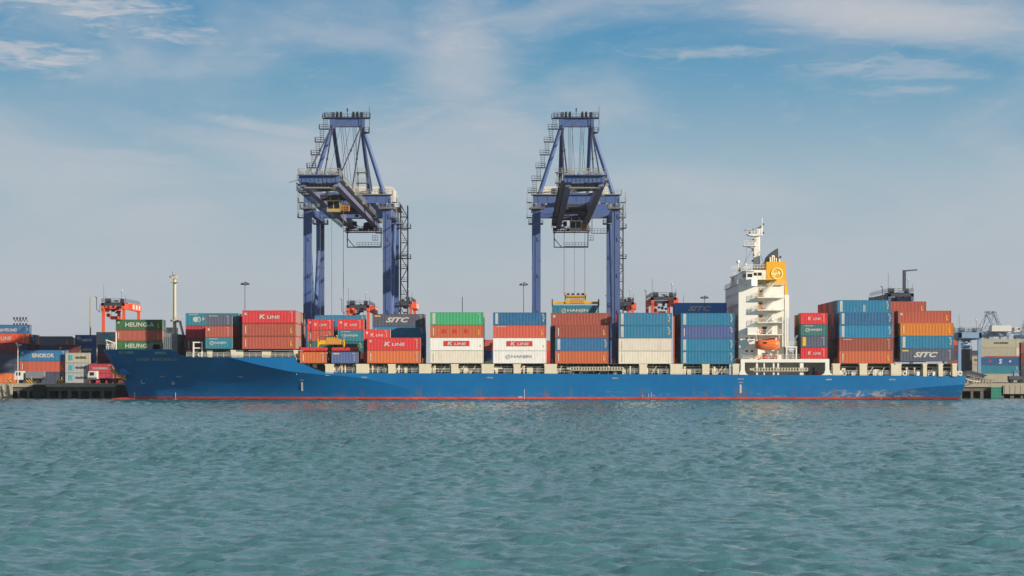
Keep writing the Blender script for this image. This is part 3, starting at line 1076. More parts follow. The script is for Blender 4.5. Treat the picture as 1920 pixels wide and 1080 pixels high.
# cabin windows on the forward face, five decks
for lv in range(5):
    m = MB()
    z = top - 2.4 - lv * 2.75
    for k in range(11):
        y = 443.2 + k * 2.5
        m.box(X0 - 0.04, X0 + 0.02, y, y + 0.6, z, z + 0.75)
    m.build('cabin_window', 'glass', ship, origin=SHO)
for lv in range(2):
    m = MB()
    for px in (1398, 1408): x = X_at(px, 441.5); m.box(x, x + 0.5, 441.46, 441.52, Z_at(636 + lv * 24, 441.5), Z_at(632.5 + lv * 24, 441.5))
    m.build('porthole', 'glass', ship, origin=SHO)

# balconies and stairs on the starboard side
LV = [Z_at(y, 441) for y in (558, 581.5, 604.5, 627.5)]
xa, xb = X_at(1420.5, 440), X_at(1470.5, 440)
for i, z in enumerate(LV):
    m = MB()
    m.box(xa, xb, 439.9, 442.35, z - 0.12, z + 0.12)
    m.rail([(xa, 440.0, z + 0.14), (xb, 440.0, z + 0.14)], 1.0, 1.1, 0.05, 2)
    m.rail([(xa, 440.0, z + 0.14), (xa, 441.4, z + 0.14)], 1.0, 0.9, 0.05, 2)
    b_ = m.build('balcony', 'white', ship, origin=SHO)
    if i < 3:
        zz = LV[i + 1]
        m = MB().stair((X_at(1437, 441), 441.4, zz + 0.1), (X_at(1456, 441), 441.4, z - 0.1), 0.9)
        m.build('stair', 'white', b_, origin=SHO)
m = MB().stair((X_at(1432, 441), 441.4, LV[0] + 0.1), (X_at(1450, 441), 441.4, top + 0.1), 0.9)
m.build('stair', 'white', ship, origin=SHO)
for i, py in enumerate((543, 566, 590, 613, 662)):
    zt_ = Z_at(py, 443); zb_ = zt_ - 1.9
    x = X_at(1425.5 if i < 3 else 1432.5, 443)
    m = MB()
    m.box(x - 0.5, x + 0.5, 442.2, 442.32, zb_, zt_)
    d_ = m.build('door', 'tan' if i < 3 else 'darkgrey', ship, origin=SHO)
    MB().box(x - 0.25, x + 0.25, 442.16, 442.22, zt_ - 0.75, zt_ - 0.3).build('window', 'glass', d_, origin=SHO)
for i, (px, py) in enumerate(((1427, 576.5), (1427, 622), (1425, 670), (1436, 586))):
    m = MB().ring((X_at(px, 439.5), 439.9, Z_at(py, 439.5)), 0.36, 0.11, 'y', 18, 8)
    if i < 3: m.build('life_ring', 'orange', ship, True, SHO)
m = MB()
m.box(X_at(1471, 440), X_at(1474.5, 440), 439.7, 440.4, Z_at(651, 440), Z_at(579, 440))
m.box(X_at(1476, 441), X_at(1478.5, 441), 441, 441.5, Z_at(651, 440), Z_at(590, 440))
m.build('column', 'white', ship, origin=SHO)
m = MB()
x1, x2 = X_at(1401, 440), X_at(1420, 440)
m.box(x1, x2, 439.6, 441.5, Z_at(628, 440), Z_at(627, 440)); m.box(x1 + 0.1, x2, 440.0, 441.45, Z_at(627, 440), Z_at(614, 440))
m.beam((X_at(1389, 441), 441.2, Z_at(650, 441)), (X_at(1403, 440), 439.7, Z_at(640, 441)), 0.14, 1.6)
m.box(X_at(1387, 441), X_at(1416, 441), 440.4, 441.45, Z_at(638, 441), Z_at(635.6, 441))
m.build('side_locker', 'white', ship, origin=SHO)
# boat deck frame
m = MB()
Y0 = 440.05
zt_, zb_ = Z_at(673, Y0), Z_at(679.5, Y0)
xl, xr = X_at(1389, Y0), X_at(1555, Y0)
m.box(xl, xr, Y0, 471, zb_, zt_)
for a, b in ((1389, 1396.5), (1547.5, 1555)):
    xa_, xb_ = X_at(a, Y0), X_at(b, Y0)
    m.prism([(xa_ - 0.9, 5.7), (xb_ + 0.9, 5.7), (xb_ + 0.25, 6.1), (xb_, 6.9), (xb_, zb_), (xa_, zb_), (xa_, 6.9), (xa_ - 0.25, 6.1)], 'y', Y0, Y0 + 1.6)
for a, b in ((1418, 1421.5), (1432, 1434.5), (1449.5, 1452.5), (1458, 1461), (1500, 1507)): m.box(X_at(a, Y0), X_at(b, Y0), Y0 + 0.3, Y0 + 0.9, 5.7, zb_)
m.build('boat_deck', 'white', ship, origin=SHO)
m = MB()
m.box(xl, xr, 445.5, 446, 5.6, zb_ - .01)
m.build('side_wall', 'white', ship, origin=SHO)
m = MB()
m.rail([(xl + 0.5, Y0 + 0.2, zt_), (xr - 0.4, Y0 + 0.2, zt_)], 1.0, 1.5, 0.05, 2)
m.build('deck_railing', 'white', ship, origin=SHO)
m = MB()
for px, wpx, h in ((1436, 6, 1.2), (1470, 5, 2), (1512, 4, 1.6), (1524, 3, 1.8), (1405, 4, 1.0)): x = X_at(px, 444); m.box(x, x + wpx / 8.2, 443.5, 444.6, zt_ if px < 1480 else 5.7, (zt_ if px < 1480 else 5.7) + h)
m.build('deck_locker', 'darkgrey', ship, origin=SHO)
m = MB()
for px in (1433, 1450): x = X_at(px, 442); m.box(x, x + 0.8, 441.5, 442.3, zt_, zt_ + 0.7)
x = X_at(1528, 442); m.box(x, x + 0.8, 441.5, 442.3, 5.7, 6.5)
m.build('fire_box', 'print_red', ship, origin=SHO)
# small crane platform aft of the house
m = MB()
za, zb = Z_at(652, 441), Z_at(649.5, 441)
m.box(X_at(1473, 441), X_at(1494, 441), 440.3, 444, za, zb)
for px in (1474.5, 1492.5): m.box(X_at(px - 1.2, 441), X_at(px + 1.2, 441), 440.4, 440.9, zt_, za); m.box(X_at(px - 1.2, 441), X_at(px + 1.2, 441), 443.2, 443.7, zt_, za)
m.box(X_at(1475, 441), X_at(1492, 441), 440.5, 440.8, Z_at(656, 441), Z_at(654.5, 441))
m.rail([(X_at(1473, 441), 440.4, zb), (X_at(1494, 441), 440.4, zb), (X_at(1494, 441), 443.8, zb)], 1.05, 1.0, 0.07, 1)
m.box(X_at(1477, 441), X_at(1487, 441), 442, 443.5, zt_, zt_ + 1.6)
m.tube((X_at(1490, 441), 441.5, zb), (X_at(1492, 441), 441.5, zb + 1.9), 0.3, n=8); m.tube((X_at(1492, 441), 441.5, zb + 1.9), (X_at(1496.5, 441), 441.5, zb + 2.5), 0.22, n=8)
m.build('crane_platform', 'white', ship, origin=SHO)
# davits
m = MB()
for px in (1417.5, 1460.5):
    x = X_at(px, 439)
    m.beam((x, 441.6, zt_), (x, 440.6, Z_at(645, 440)), 0.3); m.beam((x, 440.6, Z_at(645, 440)), (x, 438.6, Z_at(628, 439)), 0.26); m.beam((x, 438.6, Z_at(628, 439)), (x, 438.3, Z_at(635, 439)), 0.12)
m.build('davit', 'cream', ship, origin=SHO)

# ---- funnel
m = MB()
fa, fb = X_at(1437, 443.5), X_at(1472.5, 443.5)
ft = Z_at(491, 443.5)
m.prism([(fa, Z_at(534, 443.5)), (fb + 0.35, Z_at(534, 443.5)), (fb, ft), (fa, ft)], 'y', 443.55, 456)
m.prism([(X_at(1472, 444.5), Z_at(556, 444.5)), (X_at(1476.5, 444.5), Z_at(556, 444.5)), (X_at(1475, 444.5), Z_at(536, 444.5)), (X_at(1470, 444.5), Z_at(530, 444.5))], 'y', 444.0, 456)
fun = m.build('funnel', 'funnel', ship, origin=SHO)
ex, ez = X_at(1456.5, 443.5), Z_at(513, 443.5)
m = MB()
m.ring((ex, 443.53, ez), 1.22, 0.16, 'y', 32, 6)
m.prism([(ex - 0.75, ez - 0.62), (ex - 0.38, ez - 0.62), (ex - 0.02, ez + 0.12), (ex - 0.02, ez - 0.18), (ex + 0.22, ez - 0.18), (ex + 0.75, ez + 0.62), (ex + 0.38, ez + 0.62), (ex + 0.06, ez - 0.02), (ex + 0.06, ez + 0.3), (ex - 0.24, ez + 0.3)], 'y', 443.49, 443.545)
m.prism([(ex - 1.0, ez - 0.1), (ex - 0.55, ez - 0.55), (ex - 0.3, ez - 0.2), (ex - 0.6, ez + 0.3)], 'y', 443.5, 443.545)
m.prism([(ex + 1.0, ez + 0.1), (ex + 0.55, ez + 0.55), (ex + 0.3, ez + 0.2), (ex + 0.6, ez - 0.3)], 'y', 443.5, 443.545)
m.build('emblem', paint('emblem_cream', S(246, 226, 160), 0.6, 0.1, 0.05), fun, origin=SHO)
m = MB()
fx_ = lambda px: X_at(px, 446)
fz_ = lambda py: Z_at(py, 446)
m.prism([(fx_(1438.5), fz_(491)), (fx_(1440.5), fz_(481)), (fx_(1448), fz_(473)), (fx_(1459), fz_(465)), (fx_(1459.7), fz_(491)), (fx_(1455), fz_(491)), (fx_(1450), fz_(479)), (fx_(1446), fz_(484)), (fx_(1444), fz_(491))], 'y', 446, 452)
m.beam((fx_(1459.5), 447, fz_(487)), (fx_(1465.5), 447, fz_(480)), 0.45)
m.build('exhaust_cowl', 'darkgrey', fun, origin=SHO)
m = MB()
for px, t_ in ((1443.5, 482), (1447.5, 479), (1451, 481), (1455, 484), (1460.5, 485)): m.tube((fx_(px), 445.8, fz_(491.5)), (fx_(px), 445.8, fz_(t_)), 0.2, n=8)
m.ball((fx_(1450), 446.4, fz_(482)), (0.65, 0.5, 0.85), 10, 8)
m.build('exhaust_pipe', 'cream', fun, True, SHO)
m = MB()
m.rail([(X_at(1437, 442), 441.8, top), (X_at(1470, 442), 441.8, top)], 1.0, 1.0, 0.06, 2)
m.box(X_at(1437, 442), X_at(1471, 442), 441.6, 443.6, top - 0.12, top + 0.03)
m.build('casing_railing', 'cream', ship, origin=SHO)

# ---- radar mast
zd = Z_at(506, 448)
mx = X_at(1418, 450)
m = MB()
m.prism([(mx - 0.75, zd), (mx + 0.75, zd), (mx + 0.55, Z_at(441, 450)), (mx - 0.45, Z_at(441, 450))], 'y', 449.4, 450.6)
m.box(X_at(1394, 450), mx, 448.6, 451.4, Z_at(462, 450), Z_at(460.8, 450))
m.beam((X_at(1397, 450), 450, Z_at(461.5, 450)), (mx - 0.5, 450, Z_at(467, 450)), 0.2)
m.prism([(X_at(1400, 450), Z_at(439.5, 450)), (X_at(1403, 450), Z_at(441.5, 450)), (X_at(1412, 450), Z_at(443.5, 450)), (X_at(1428, 450), Z_at(441.5, 450)), (X_at(1429, 450), Z_at(439.5, 450))], 'y', 448.6, 451.4)
m.tube((X_at(1428.5, 450), 450, Z_at(442, 450)), (X_at(1428.5, 450), 450, Z_at(408, 450)), 0.17, 0.09, 8)
m.tube((X_at(1424.5, 450), 450, zd), (X_at(1424, 450), 450, Z_at(441, 450)), 0.1, n=8)
m.box(X_at(1418, 450), X_at(1425, 450), 449.2, 450.8, Z_at(440, 450), Z_at(426, 450))
m.rail([(X_at(1395, 450), 448.7, Z_at(460.8, 450)), (mx, 448.7, Z_at(460.8, 450))], 1.1, 0.9, 0.07, 1)
m.rail([(X_at(1401, 450), 448.7, Z_at(439.5, 450)), (X_at(1427, 450), 448.7, Z_at(439.5, 450))], 1.1, 0.9, 0.07, 1)
mast = m.build('radar_mast', 'white', ship, origin=SHO)
m = MB()
m.beam((X_at(1396, 450), 449.6, Z_at(432.3, 450)), (X_at(1415, 450), 450.2, Z_at(429.8, 450)), 0.3, 0.34)
m.tube((X_at(1405.5, 450), 450, Z_at(439, 450)), (X_at(1405.5, 450), 450, Z_at(431, 450)), 0.22, n=8)
m.beam((X_at(1404, 450), 449.6, Z_at(451, 450)), (X_at(1413, 450), 450, Z_at(449, 450)), 0.26)
m.build('radar_scanner', 'grey', mast, origin=SHO)
m = MB()
for px, py in ((1431, 420.5), (1431, 436.5), (1426, 425.5), (1411, 469), (1413, 478), (1411, 489)): m.cbox((X_at(px, 449), 449, Z_at(py, 449)), (0.35, 0.35, 0.45))
m.build('mast_light', 'darkgrey', mast, origin=SHO)
m = MB().prism([(X_at(1416, 449), Z_at(453, 449)), (X_at(1418.5, 449), Z_at(452, 449)), (X_at(1418, 449), Z_at(447, 449)), (X_at(1416.5, 449), Z_at(448, 449))], 'y', 449.1, 449.2)
m.build('signal_flag', 'print_red', mast, origin=SHO)
m = MB()
for a, b in (((1410, 470), (1391, 500)), ((1424, 470), (1434, 500)), ((1400, 462), (1398, 505))): m.beam((X_at(a[0], 449), 449.5, Z_at(a[1], 449)), (X_at(b[0], 447), 447, Z_at(b[1], 447)), 0.05)
m.build('mast_stay', 'rope', ship, origin=SHO)
m = MB()
m.rail([(X_at(1405, 443), 443.8, zd), (X_at(1436.5, 443), 443.8, zd)], 1.0, 0.7, 0.07, 2)
m.rail([(X_at(1372, 445), 445, zd - .3), (X_at(1405, 445), 445, zd - .3)], 1.0, 1.0, 0.06, 2)
m.rail([(X0 + 1.5, 445, zd - .3), (X0 + 1.5, 467, zd - .3)], 1.0, 1.4, 0.06, 2)
m.rail([(X0 - 0.2, 441.4, top + .1), (X0 - .2, 470, top + .1)], 1.0, 1.4, 0.06, 2)
m.build('bridge_railing', 'white', ship, origin=SHO)
m = MB()
m.tube((X_at(1384, 446), 446, zd - .4), (X_at(1384, 446), 446, Z_at(492, 446)), 0.1, n=6); m.ball((X_at(1384, 446), 446, Z_at(491, 446)), 0.42, 12, 8)
m.tube((X_at(1398.5, 446), 446, zd - .4), (X_at(1398.5, 446), 446, Z_at(497, 446)), 0.08, n=6); m.ball((X_at(1398.5, 446), 446, Z_at(496, 446)), 0.28, 10, 6)
for px, t_ in ((1390, 494), (1393, 492), (1402, 499), (1408, 498)): m.tube((X_at(px, 446), 446.5, zd - .4), (X_at(px, 446), 446.5, Z_at(t_, 446)), 0.05, n=5)
m.build('satellite_dome', 'white', ship, True, SHO)
m = MB().box(X_at(1386, 446), X_at(1389, 446), 446, 446.6, zd - .4, zd + 0.6)
m.build('searchlight', 'darkgrey', ship, origin=SHO)


# ---- lifeboat hanging in its davits
def lifeboat():
    xc, yc, zc = X_at(1439.5, 438.6), 438.6, Z_at(657, 438.6)
    t = thing('lifeboat', 'enclosed orange lifeboat hanging under the white balconies of the ship', 'lifeboat', (xc, yc, zc))
    L, B = 5.5, 1.05
    vs, fs = [], []
    N = 20
    for i in range(N + 1):
        u = -1 + 2 * i / N
        k = max(0.02, 1 - abs(u) ** 3.2)
        kb = k ** 0.6
        rise = 0.45 * abs(u) ** 3
        prof = [(0, 0.05 + rise), (0.55, 0.15 + rise), (0.95, 0.75 + rise * 0.6), (1.0, 1.15 + rise * 0.3), (0.93, 1.35)]
        hk = 0.55 + 0.45 * max(0, 1 - abs(u) ** 4)
        top_ = [(0.82, 1.35 + 0.75 * hk), (0.45, 1.35 + 1.1 * hk), (0, 1.35 + 1.2 * hk)]
        half = prof + top_
        ring = [(L / 2 * u, -B * kb * a, z) for a, z in half] + [(L / 2 * u, B * kb * a, z) for a, z in half[-2:0:-1]]
        vs += ring
    n = len(ring)
    for i in range(N):
        for j in range(n): fs.append((i * n + j, (i + 1) * n + j, (i + 1) * n + (j + 1) % n, i * n + (j + 1) % n))
    fs += [tuple(range(n)), tuple(range(N * n + n - 1, N * n - 1, -1))]
    MB().add(vs, fs).build('hull', 'orange', t, True, sharp=40)
    MB().box(0.2, 1.7, -0.45, 0.45, 2.3, 2.95).box(0.5, 1.4, -.5, .5, 2.9, 3.02).build('helm_cupola', 'orange', t)
    m = MB()
    for x in (-1.0, -0.6): m.box(x, x + 0.28, -B - 0.02, -B + 0.3, 1.55, 1.9)
    m.box(-1.2, 0.2, -0.62, -0.5, 2.28, 2.5); m.box(0.3, 1.6, -0.5, -0.44, 2.5, 2.8)
    m.build('window', 'glass', t)
    MB().beam((-2.5, -B * 0.9, 1.27), (2.5, -B * 0.9, 1.27), 0.16, 0.1).build('grab_rail', 'print_red', t)
    m = MB()
    for x in (-2.2, 2.2): m.tube((x, 0, 2.0), (x, 0, 3.3), 0.06, n=6)
    m.build('fall_hook', 'darkgrey', t)


lifeboat()


# ------------------------------------------------------------------ shipping containers
PAL = {
    'red': S(226, 44, 52), 'crimson': S(186, 48, 66), 'maroon': S(116, 46, 54), 'brown': S(168, 82, 64), 'red-brown': S(186, 88, 68),
    'dark brown': S(128, 62, 52), 'orange': S(222, 112, 52), 'rust orange': S(208, 106, 66), 'amber': S(228, 134, 40), 'coral': S(214, 92, 70),
    'orange-red': S(226, 84, 44), 'teal blue': S(24, 132, 172), 'teal': S(22, 134, 158), 'blue': S(26, 110, 160), 'deep blue': S(26, 92, 148),
    'navy': S(62, 72, 104), 'slate': S(90, 96, 116), 'violet blue': S(86, 108, 164), 'green': S(66, 176, 120), 'dark green': S(40, 112, 62),
    'sea green': S(46, 120, 118), 'cream': S(226, 216, 196), 'white': S(236, 232, 224), 'grey': S(168, 172, 172), 'beige': S(184, 178, 158),
    'bright blue': S(40, 128, 206), 'pale blue': S(92, 156, 190), 'yellow': S(214, 200, 110), 'charcoal': S(70, 72, 78),
}
_cm = {}
CW = 2.438
LEN = {20: 6.06, 40: 12.19, 45: 13.72}


def cont_meshes(L, H, smooth):
    key = (L, H, smooth)
    if key in _cm: return _cm[key]
    ln = LEN[L]
    hx, hy = ln / 2, CW / 2
    m = MB()
    # corrugated long sides and front end
    pitch, dep = (0.62, 0.012) if smooth else (0.335, 0.06)

    def corr(a, b):
        n = max(4, int(round((b - a) / pitch)))
        p = (b - a) / n
        out = []
        for i in range(n):
            s = a + i * p
            out += [(s, 0), (s + p * 0.34, 0), (s + p * 0.5, dep), (s + p * 0.84, dep)]
        return out + [(b, 0)]
    z0, z1 = 0.14, H - 0.11
    for sgn in (-1, 1):
        pr = corr(-hx + 0.1, hx - 0.1)
        vs = []
        for s, d in pr: vs += [(s, sgn * (hy - 0.012 - d), z0), (s, sgn * (hy - 0.012 - d), z1)]
        m.add(vs, [((2 * i, 2 * i + 2, 2 * i + 3, 2 * i + 1) if sgn < 0 else (2 * i, 2 * i + 1, 2 * i + 3, 2 * i + 2)) for i in range(len(pr) - 1)])
    pr = corr(-hy + 0.1, hy - 0.1)
    vs = []
    for s, d in pr: vs += [(-hx + 0.02 + d, s, z0), (-hx + 0.02 + d, s, z1)]
    m.add(vs, [(2 * i, 2 * i + 1, 2 * i + 3, 2 * i + 2) for i in range(len(pr) - 1)])
    m.add([(-hx, -hy, H - 0.03), (hx, -hy, H - 0.03), (hx, hy, H - 0.03), (-hx, hy, H - 0.03)], [(0, 1, 2, 3)])
    m.add([(-hx, -hy, 0.1), (hx, -hy, 0.1), (hx, hy, 0.1), (-hx, hy, 0.1)], [(3, 2, 1, 0)])
    body = m.mesh('container_body', 'container')
    m = MB()
    for sx in (-1, 1):
        for sy in (-1, 1):
            m.cbox((sx * (hx - 0.08), sy * (hy - 0.08), H / 2), (0.16, 0.16, H - 0.02))
            m.cbox((sx * (hx - 0.09), sy * (hy - 0.085), 0.06), (0.185, 0.176, 0.12))
            m.cbox((sx * (hx - 0.09), sy * (hy - 0.085), H - 0.06), (0.185, 0.176, 0.12))
    for sy in (-1, 1):
        m.cbox((0, sy * (hy - 0.05), 0.085), (ln - 0.34, 0.098, 0.15))
        m.cbox((0, sy * (hy - 0.05), H - 0.06), (ln - 0.34, 0.098, 0.10))
    for sx in (-1, 1):
        m.cbox((sx * (hx - 0.06), 0, 0.085), (0.116, CW - 0.34, 0.15))
        m.cbox((sx * (hx - 0.06), 0, H - 0.07), (0.116, CW - 0.34, 0.12))
    frame = m.mesh('container_frame', 'container')
    m = MB()
    for sy in (-1, 1):
        y0, y1 = (0.02, hy - 0.17) if sy > 0 else (-hy + 0.17, -0.02)
        m.box(hx - 0.1, hx - 0.05, y0, y1, 0.17, H - 0.14)
        for q in range(5): m.box(hx - 0.05, hx - 0.035, y0 + 0.08, y1 - 0.08, 0.32 + q * (H - 0.6) / 5, 0.32 + (q + 0.62) * (H - 0.6) / 5)
    door = m.mesh('container_door', 'container')
    m = MB()
    for y in (-0.82, -0.32, 0.32, 0.82):
        m.tube((hx - 0.015, y, 0.15), (hx - 0.015, y, H - 0.12), 0.03, n=6)
        m.box(hx - 0.05, hx, y - 0.18, y + 0.05, 1.0, 1.06)
    bars = m.mesh('door_lock_bar', 'steel')
    _cm[key] = (body, frame, door, bars)
    return _cm[key]


_mk = {}


def mark_mesh(kind, L, H):
    key = (kind, L, H)
    if key in _mk: return _mk[key]
    hx, hy = LEN[L] / 2, CW / 2
    y = -hy - 0.012
    m = MB()
    b = lambda x0, x1, z0, z1: m.box(x0, x1, y, y + 0.02, z0, z1)
    if kind == 'stripe':
        b(-hx + 0.50, -hx + 1.12, 0.22, H - 0.2); mat = 'print_white'
    elif kind == 'column':
        b(-hx + 0.62, -hx + 0.86, 0.5, H - 0.6); mat = 'print_white'
    elif kind == 'codes':
        for i, (dx_, w_, z_) in enumerate(((1.05, .38, H - .5), (0.8, .3, H - .72), (0.95, .2, H - 1.0), (.7, .28, H - 1.15), (0.75, .4, H - 1.45))): b(hx - dx_, hx - dx_ + w_, z_, z_ + .15)
        mat = 'print_white'
    elif kind == 'yellow':
        b(hx - 0.85, hx - 0.55, H - 1.95, H - 1.62); b(hx - 0.8, hx - 0.6, H - 2.15, H - 2.0); mat = 'print_yellow'
    elif kind == 'amber':
        b(hx - 1.2, hx - 1.05, H - 2.3, H - 1.0); b(hx - 1.0, hx - 0.75, H - 2.1, H - 1.9); b(hx - 1.3, hx - 0.9, H - 1.5, H - 1.4); mat = 'print_yellow'
    elif kind == 'rightcodes':
        for k in range(6): b(hx - 0.95, hx - 0.78, 0.45 + k * 0.33, 0.62 + k * 0.33)
        b(hx - 1.35, hx - 0.7, H - .42, H - .32); mat = 'print_white'
    elif kind == 'square':
        b(-hx + 0.5, -hx + 1.0, H - 1.05, H - .55); mat = 'print_white'
    elif kind == 'plate':
        b(-hx + 0.4, -hx + 1.8, H - .62, H - .32); mat = 'print_yellow'
    elif kind == 'titleline':
        for k in range(7): b(-hx + 0.8 + k * .3, -hx + 1.02 + k * .3, H - .42, H - .25)
        mat = 'print_white'
    elif kind == 'goldpanel':
        b(-hx + 0.35, -hx + 1.1, 0.3, H - 0.25); mat = 'print_yellow'
    elif kind == 'disc':
        m.tube((-0.62 * hx, y, H * .5), (-0.62 * hx, y + .02, H * .5), 0.62, n=20); mat = 'print_white'
    elif kind == 'redpanel':
        b(-0.5 * hx, 0.48 * hx, H * .34, H * .76); mat = 'print_red'
    elif kind == 'bluestar':
        b(-0.72 * hx, -0.36 * hx, H * .25, H * .78); mat = 'print_teal'
    elif kind == 'patch':
        b(-0.05 * hx, 0.05 * hx, 0.2, H * .62); b(-.36 * hx, -.34 * hx, .2, .7); mat = 'print_grey'
    _mk[key] = m.mesh('container_marking', mat)
    return _mk[key]


def logo_items(logo, L, H):
    """list of (mesh, x, z) for the lettering of one long side"""
    hx = LEN[L] / 2
    big = L >= 40
    if logo == 'KLINE':
        s = 0.95 if big else 0.72
        return [(text_mesh('K', s * 1.05, 'print_white', 0.15, 0.04, s * (1.5 if big else 1.1)), -hx * (.25 if big else .36), H * .5),
                (text_mesh('LINE', s * .72, 'print_white', 0.1, 0.03, s * (3.1 if big else 2.4)), hx * (.16 if big else .2), H * .47)]
    if logo == 'KLINEW':
        return [(text_mesh('K', .85, 'print_white', 0.15, 0.04, 1.2), -1.55, H * .55), (text_mesh('LINE', .62, 'print_white', 0.1, 0.03, 2.7), 0.75, H * .53)]
    if logo == 'SITC': return [(text_mesh('SITC', 1.25, 'print_white', 0.38, 0.045, 5.6), -0.3, H * .53)]
    if logo == 'HANJIN':
        k = 1.0 if big else 0.52
        return [(text_mesh('HANJIN', 0.95 * (1 if big else .72), 'print_white', 0, 0.03, 5.4 * k), 0.55 * k, H * .5), (emblem_mesh(0.62 * (1 if big else .75), 'print_white'), -3.1 * k, H * .5)]
    if logo == 'HANJING': return [(text_mesh('HANJIN', 0.85, 'print_grey', 0, 0.03, 4.6), 0.4, H * .52), (emblem_mesh(0.55, 'print_grey'), -2.7, H * .52)]
    if logo == 'HEUNGA': return [(text_mesh('HEUNG-A', 1.15, 'print_white', 0, 0.03, 7.6), 0.2, H * .52)]
    if logo == 'SINOKOR': return [(text_mesh('SINOKOR', 1.1, 'print_white', 0, 0.04, 5.8), 0.0, H * .5)]
    if logo == 'CKLINE': return [(text_mesh('CK LINE', 1.0, 'print_white', 0, 0.03, 5.2), -0.4, H * .5)]
    if logo == 'NAMSUNG': return [(text_mesh('NAMSUNG', 0.8, 'print_white', 0.15, 0.03, 2.9 if not big else 5.0), 0.3, H * .45), (emblem_mesh(0.5, 'print_white'), -hx * .62, H * .62)]
    if logo == 'DONGNAMA': return [(text_mesh('DONGNAMA', 0.55, 'print_white', 0, 0.03, 3.1), 0.2, H * .52), (emblem_mesh(0.3, 'print_white'), -1.8, H * .52)]
    if logo == 'MAERSK': return [(text_mesh('MAERSK', 0.62, 'print_dark', 0, 0.03, 2.9 if not big else 5), 1.1, H * .52)]
    if logo == 'M': return [(text_mesh('MAERSK', 1.2, 'print_dark', 0, 0.04, 5.5), 2.0, H * .5)]
    if logo == 'SSTAR': return [(text_mesh('S', 1.6, 'print_white', 0.1, 0.05), 0.2, H * .5), (text_mesh('+ ', .8, 'print_red', 0.1, 0.06), -3.0, H * .5), (text_mesh('+', .8, 'print_white', 0.1, 0.06), 3.2, H * .5)]
    if logo == 'H': return [(text_mesh('HANJIN', 1.1, 'print_white', 0, 0.04, 5.4), 1.6, H * .5)]
    if logo == 'BARS': return [(text_mesh('I', 0.9, 'print_red', 0, 0.05, 0.9), q, H * .52) for q in (-2.9, -.4, 2.2)]
    return []


_em = {}


def emblem_mesh(r, mat):
    if (r, mat) in _em: return _em[(r, mat)]
    m = MB().ring((0, 0, 0), r * .82, r * .16, 'y', 22, 5)
    m.v = [(x, y * .1, z) for x, y, z in m.v]
    m.prism([(-.55 * r, -.45 * r), (-.25 * r, -.45 * r), (0, .1 * r), (.25 * r, -.1 * r), (.55 * r, .45 * r), (.25 * r, .45 * r), (0, -.05 * r), (-.25 * r, .2 * r)], 'y', -.012, .012)
    _em[(r, mat)] = m.mesh('emblem', mat)
    return _em[(r, mat)]


_rndc = random.Random(99)


def cont(x, y, z, L=40, H=2.896, color='brown', label='', group=None, logo=None, marks=(), smooth=False, door=True, detail=True, rz=0.0):
    """x = left end, y = near side, z = underside; every container is an object of its own"""
    body, frame, dr, bars = cont_meshes(L, H, smooth)
    c = PAL[color]
    j = _rndc.uniform(0.9, 1.08)
    g_, fd = (c[0] + c[1] + c[2]) / 3, _rndc.uniform(0, .09)
    c = tuple(v * (1 - fd) + (g_ * .7 + .08) * fd for v in c[:3])
    c = (min(1, c[0] * j), min(1, c[1] * j * _rndc.uniform(.97, 1.03)), min(1, c[2] * j), 1)
    o = link('shipping_container', body)
    o.location = (x + LEN[L] / 2, y + CW / 2, z)
    o.rotation_euler = (0, 0, rz)
    o.color = c
    tag(o, label, 'shipping container', group)
    f = link('frame', frame, o)
    f.color = (c[0] * .85, c[1] * .85, c[2] * .85, 1)
    if door:
        d = link('door', dr, o); d.color = c
        if detail: link('lock_bar', bars, d)
    for k in marks: link('marking', mark_mesh(k, L, H), o)
    for me, lx, lz in logo_items(logo, L, H):
        t = link('lettering', me, o)
        t.location = (lx, -CW / 2 - (0.03 if logo == 'KLINEW' else 0.016), lz)
    return o


ORD = ['bottom', 'second', 'third', 'fourth', 'fifth', 'sixth', 'seventh']
ROWN = ['outer', 'second', 'third', 'fourth', 'fifth', 'sixth', 'seventh', 'eighth', 'ninth', 'tenth', 'eleventh', 'twelfth', 'innermost']
ROW = 2.5
HC, STD = 2.896, 2.591
G = 'containers stacked on the ship'
SZ = {20: 'short', 40: 'long', 45: 'overlong'}
DESC = {'KLINE': 'with white lettering', 'SITC': 'with slanted white lettering', 'HANJIN': 'with round emblem and name', 'HANJING': 'with grey lettering',
        'KLINEW': 'with red name panel'}


def stack(pxl, zb, cells, sname, L=40, H=HC, row=0, Y0=440.0, x=None, tier0=0, gapz=0.03, door=True):
    """cells from the bottom up: (color, logo, marks[, smooth]) or None"""
    y = Y0 + ROW * row
    xl = X_at(pxl, Y0) if x is None else x
    for i, c in enumerate(cells):
        if c is None: continue
        color, logo, marks = c[0], c[1], c[2]
        sm = len(c) > 3 and c[3]
        t = ORD[tier0 + i]
        rw = 'outer row' if row == 0 else ROWN[row] + ' row'
        lb = f"{color} {SZ[L]} container {DESC.get(logo, '')}, {t} tier, {rw}, {sname}"
        lb = ' '.join(lb.replace(' ,', ',').split())
        cont(xl, y, zb + i * (H + gapz), L, H, color, lb, G, logo, marks, sm, door)


BLUEM = ('stripe', 'codes', 'yellow')
BRN = ('column', 'amber')
KL = ('square', 'rightcodes')
# bay by the foremast: a short outer pile, longer boxes behind
n_ = 'bow pile by foremast'
stack(385, 11.72, [('teal', 'HANJIN', ('titleline',)), ('red-brown', None, ('square', 'rightcodes')), ('slate', None, ('titleline', 'rightcodes'))], n_, 20, STD)
stack(0, 11.36, [('dark brown', None, ('column',)), ('crimson', 'H', ()), ('teal', 'HANJIN', ('titleline', 'disc'))], n_, 40, HC, 3, x=-78.4)
for r in (5, 7, 9):
    stack(0, 11.36, [(_rndc.choice(['brown', 'blue', 'maroon']), None, ()) for _ in range(3)], n_, 40, HC, r, x=-78.4)
